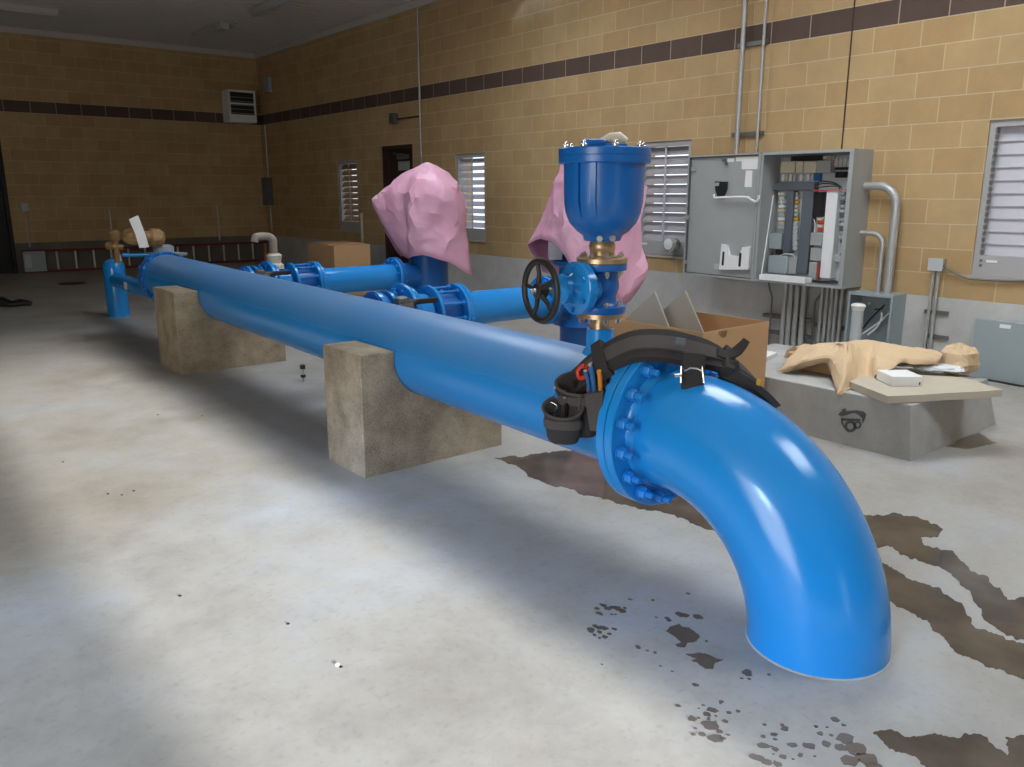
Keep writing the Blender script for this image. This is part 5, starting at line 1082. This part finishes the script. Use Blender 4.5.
puddle('water_stain', K8([(385, 210), (410, 190), (455, 175), (472, 190), (510, 192), (532, 210), (560, 240), (545, 260), (500, 270), (485, 296), (440, 290), (436, 277), (468, 268), (430, 235)]), 'damp', 'dark round damp blot on the floor left of the elbow foot', 5, .8, 'stain', .0016)
puddle('water_stain', K8([(490, 330), (560, 324), (600, 330), (640, 345), (682, 360), (642, 372), (630, 402), (590, 402), (560, 386), (545, 372), (518, 362), (546, 350)]), 'damp', 'ragged damp blot just below the round blot by the elbow foot', 6, .8, 'stain', .0016)
def drops(name, items, label, seed):
    rnd = random.Random(seed); bm = nb()
    for u, v, r in items:
        P_ = []
        n = 12; ax_ = rnd.uniform(.55, 1.0); ph = rnd.uniform(0, PI)
        for k in range(n):
            a = 2*PI*k/n; q = 1+rnd.uniform(-.22, .22); x, y = math.cos(a)*r*1.35*q, math.sin(a)*r*.75*ax_*q
            P_.append(at_floor(u+x*math.cos(.4)-y*math.sin(.4)*.4, v+x*math.sin(.4)*.5+y))
        a = [bm.verts.new(p-Vector((0, 0, .003))) for p in P_]; b = [bm.verts.new(p+Vector((0, 0, .0014))) for p in P_]
        bm.faces.new(a[::-1]); bm.faces.new(b)
        for k in range(n): bm.faces.new((a[k], a[(k+1) % n], b[(k+1) % n], b[k]))
    o = obj(name, bm, 'damp', sharp=False); return tag(o, label, 'splash', 'water splashes on the floor', 'stuff')
drops('water_splash', [(590+x/5.11, 590+y/5.11, r) for x, y, r in ((35, 95, 2.4), (48, 120, 3), (70, 80, 2.6), (88, 95, 3), (115, 90, 3), (140, 95, 3.6), (165, 108, 3.2), (178, 92, 1.6), (60, 75, 2), (110, 125, 1.2), (130, 125, 1.4))], 'upper paw-shaped splash of drops on the floor', 1)
drops('water_splash', [(590+x/5.11, 590+y/5.11, r) for x, y, r in ((5, 205, 3.4), (25, 185, 2.4), (45, 195, 2.6), (70, 195, 3.4), (22, 230, 1.6), (48, 215, 2), (75, 240, 2.4), (100, 225, 2.0), (125, 200, 2.4), (48, 245, 1.3))], 'lower paw-shaped splash of drops on the floor', 2)
rnd = random.Random(11)
K5 = lambda x, y, r: (680+x/2.672, 480+y/2.672, r)
drops('water_splash', [K5(*q) for q in ((85, 615, 4.5), (80, 655, 7), (95, 690, 6), (60, 680, 3), (32, 638, 3.6), (120, 645, 2.6), (130, 622, 2.4), (110, 592, 2), (155, 618, 2), (62, 602, 1.6), (105, 672, 3), (70, 625, 3), (115, 690, 2.4), (180, 515, 4), (185, 532, 1.6), (165, 530, 1.6), (238, 520, 1.6))]+[(rnd.uniform(692, 728), rnd.uniform(700, 735), rnd.uniform(.8, 2)) for _ in range(14)], 'splatter of dark drops on the floor in front of the elbow foot', 3)
drops('water_splash', [K5(*q) for q in ((225, 710, 5.5), (205, 742, 6), (255, 720, 3), (275, 740, 3.4), (300, 708, 4), (345, 710, 5), (350, 715, 3), (390, 705, 4.4), (250, 680, 3), (280, 665, 3.4), (232, 755, 4), (262, 760, 3.4), (322, 735, 2.4), (415, 640, 3.4), (437, 655, 2), (375, 678, 2.6), (440, 690, 7), (470, 720, 9), (500, 745, 9), (455, 750, 8), (520, 765, 7), (430, 715, 5))]+[(rnd.uniform(755, 850), rnd.uniform(722, 766), rnd.uniform(.8, 2)) for _ in range(16)], 'splatter of dark drops at the bottom edge of the photo', 4)
drops('water_splash', [(590+x/5.11, 590+y/5.11, r) for x, y, r in ((460, 125, 3.6), (490, 130, 3.2), (550, 138, 4), (395, 145, 2.4), (402, 155, 2), (338, 140, 1.2), (500, 18, 2), (205, 48, 1.8), (320, 52, 1.4), (245, 293, 2.2), (293, 310, 1.4), (332, 320, 1.4), (540, 485, 2.6), (595, 262, 1.2), (360, 388, 1.2), (420, 416, 1.2), (450, 592, 2.4), (60, 380, 1))], 'scattered small drops on the floor around the damp blots', 5)
puddle('water_stain', [(946, 447), (958, 440), (968, 435), (980, 433), (990, 440), (997, 443), (978, 446), (966, 450), (955, 448)], 'damp', 'brown damp stain on the floor at the right foot of the concrete pad', 8, 1.0, 'stain', .0016)
# anchor bolt sticking out of the floor
q = at_floor(303.5, 381); ab = thing('anchor_bolt', q, 'short black anchor bolt standing up from the floor between the saddles', 'bolt')
bm = nb(); cyl(bm, q, q+Vector((0, 0, .12)), .009, n=10); obj('shank', bm, 'steel', ab)
bm = nb(); lathe(bm, [(.012, .0), (.02, .0), (.02, .022), (.012, .022)], q+Vector((0, 0, .03)), (0, 0, 1), 6, sm=False); obj('nut', bm, 'black', ab)
bm = nb(); lathe(bm, [(.012, .0), (.021, .0), (.021, .03), (.012, .036), (0, .036)], q+Vector((0, 0, .10)), (0, 0, 1), 10); obj('cap', bm, 'black', ab)
q = at_floor(72, 283.5); bm = nb(); lathe(bm, [(0, 0), (.2, 0), (.2, .012), (.17, .02), (0, .02)], q-Vector((0, 0, .004)), (0, 0, 1), 24); o = obj('floor_drain_cover', bm, 'black'); tag(o, 'dark round drain cover on the shaded far floor', 'drain cover')
hb = [at_floor(u, v) for u, v in ((-8, 305), (2, 302), (12, 305.5), (20, 304.5), (30, 305.5), (22, 306.5), (10, 307), (-4, 307))]; bm = nb(); tube(bm, smooth_path([p+Vector((0, 0, .032+.01*(k % 2))) for k, p in enumerate(hb)], 5), .032, 8); o = obj('hose', bm, 'black'); tag(o, 'black hose lying on the floor at the left edge of the photo', 'hose')
q = at_floor(337.5, 665); nt_ = thing('hex_nut', q, 'tiny pale nut lying on the open floor in the foreground', 'nut'); bm = nb(); lathe(bm, [(.003, .0), (.008, .0), (.008, .004), (.003, .004), (.003, .0)], q, (0, 0, 1), 6, sm=False, caps=False); obj('nut', bm, 'white', nt_)
for (u, v), l in zip(((341, 667), (158, 415), (202, 416), (63, 462), (122, 495), (134, 491), (108, 494), (180, 596), (288, 624)), ('beside the tiny pale nut', 'nearest the far saddle', 'midway between the two saddles', 'at the far left of the bright floor stripe', 'in the middle of a row of three on the floor', 'at the right of a row of three on the floor', 'at the left of a row of three on the floor', 'in the bright floor left of centre', 'on the bright floor left of the near saddle')):
    q = at_floor(u, v); bm = nb(); lathe(bm, [(0, 0), (.006, .0), (.0065, .002), (.003, .003), (0, .003)], q, (.05, .02, 1), 7, sm=False); o = obj('debris_chip', bm, 'black'); tag(o, 'small dark chip '+l, 'debris', 'specks on the floor')
# ================================================================== LIGHT
w = bpy.data.worlds.new('world'); scn.world = w; w.use_nodes = True
bg = w.node_tree.nodes['Background']; bg.inputs[0].default_value = (.82, .9, 1, 1); bg.inputs[1].default_value = 1.6
def lamp(name, kind, energy, color, loc=None, direc=None, **k):
    l = bpy.data.lights.new(name, kind); l.energy = energy; l.color = color
    for a, b in k.items(): setattr(l, a, b)
    o = bpy.data.objects.new(name, l); C.objects.link(o)
    if loc is not None: o.location = loc
    if direc is not None: o.rotation_euler = Vector(direc).to_track_quat('-Z', 'Y').to_euler()
    return o
# low sun through the narrow doorway behind the camera
sun = lamp('sun', 'SUN', 18, (1, .97, .91), (1, -20, 4), (0, 1, -math.tan(math.radians(7.5))), angle=math.radians(1.6))
# daylight through the open door in the left wall, and the bright sky seen past its far jamb
lamp('door_daylight', 'AREA', 235, (1, .94, .84), (XL-.05, (LDY0+LDY1)/2, LDZ/2), (1, 0, 0), shape='RECTANGLE', size=LDY1-LDY0, size_y=LDZ)
dA = Vector((1.64, .48, 0)).normalized(); el = math.radians(27)
pA = Vector((.3, 3.3, 0))-dA*22+Vector((0, 0, 22*math.tan(el)))
lamp('bright_sky', 'AREA', 540, (.42, .64, 1), pA, dA*22-Vector((0, 0, 22*math.tan(el))), shape='DISK', size=1.6, spread=math.radians(60))
# sky over the three roof lights
for k, (q0, q1) in enumerate(SKY):
    lamp('rooflight_sky', 'AREA', (112, 112, 84)[k], (.86, .93, 1), ((SKX0+SKX1)/2, (q0+q1)/2, CZ+.4), (0, 0, -1), shape='RECTANGLE', size=SKX1-SKX0, size_y=q1-q0)
vs = scn.view_settings; vs.view_transform = 'Standard'; vs.look = 'None'; vs.gamma = 1; vs.use_curve_mapping = False; vs.exposure = 0
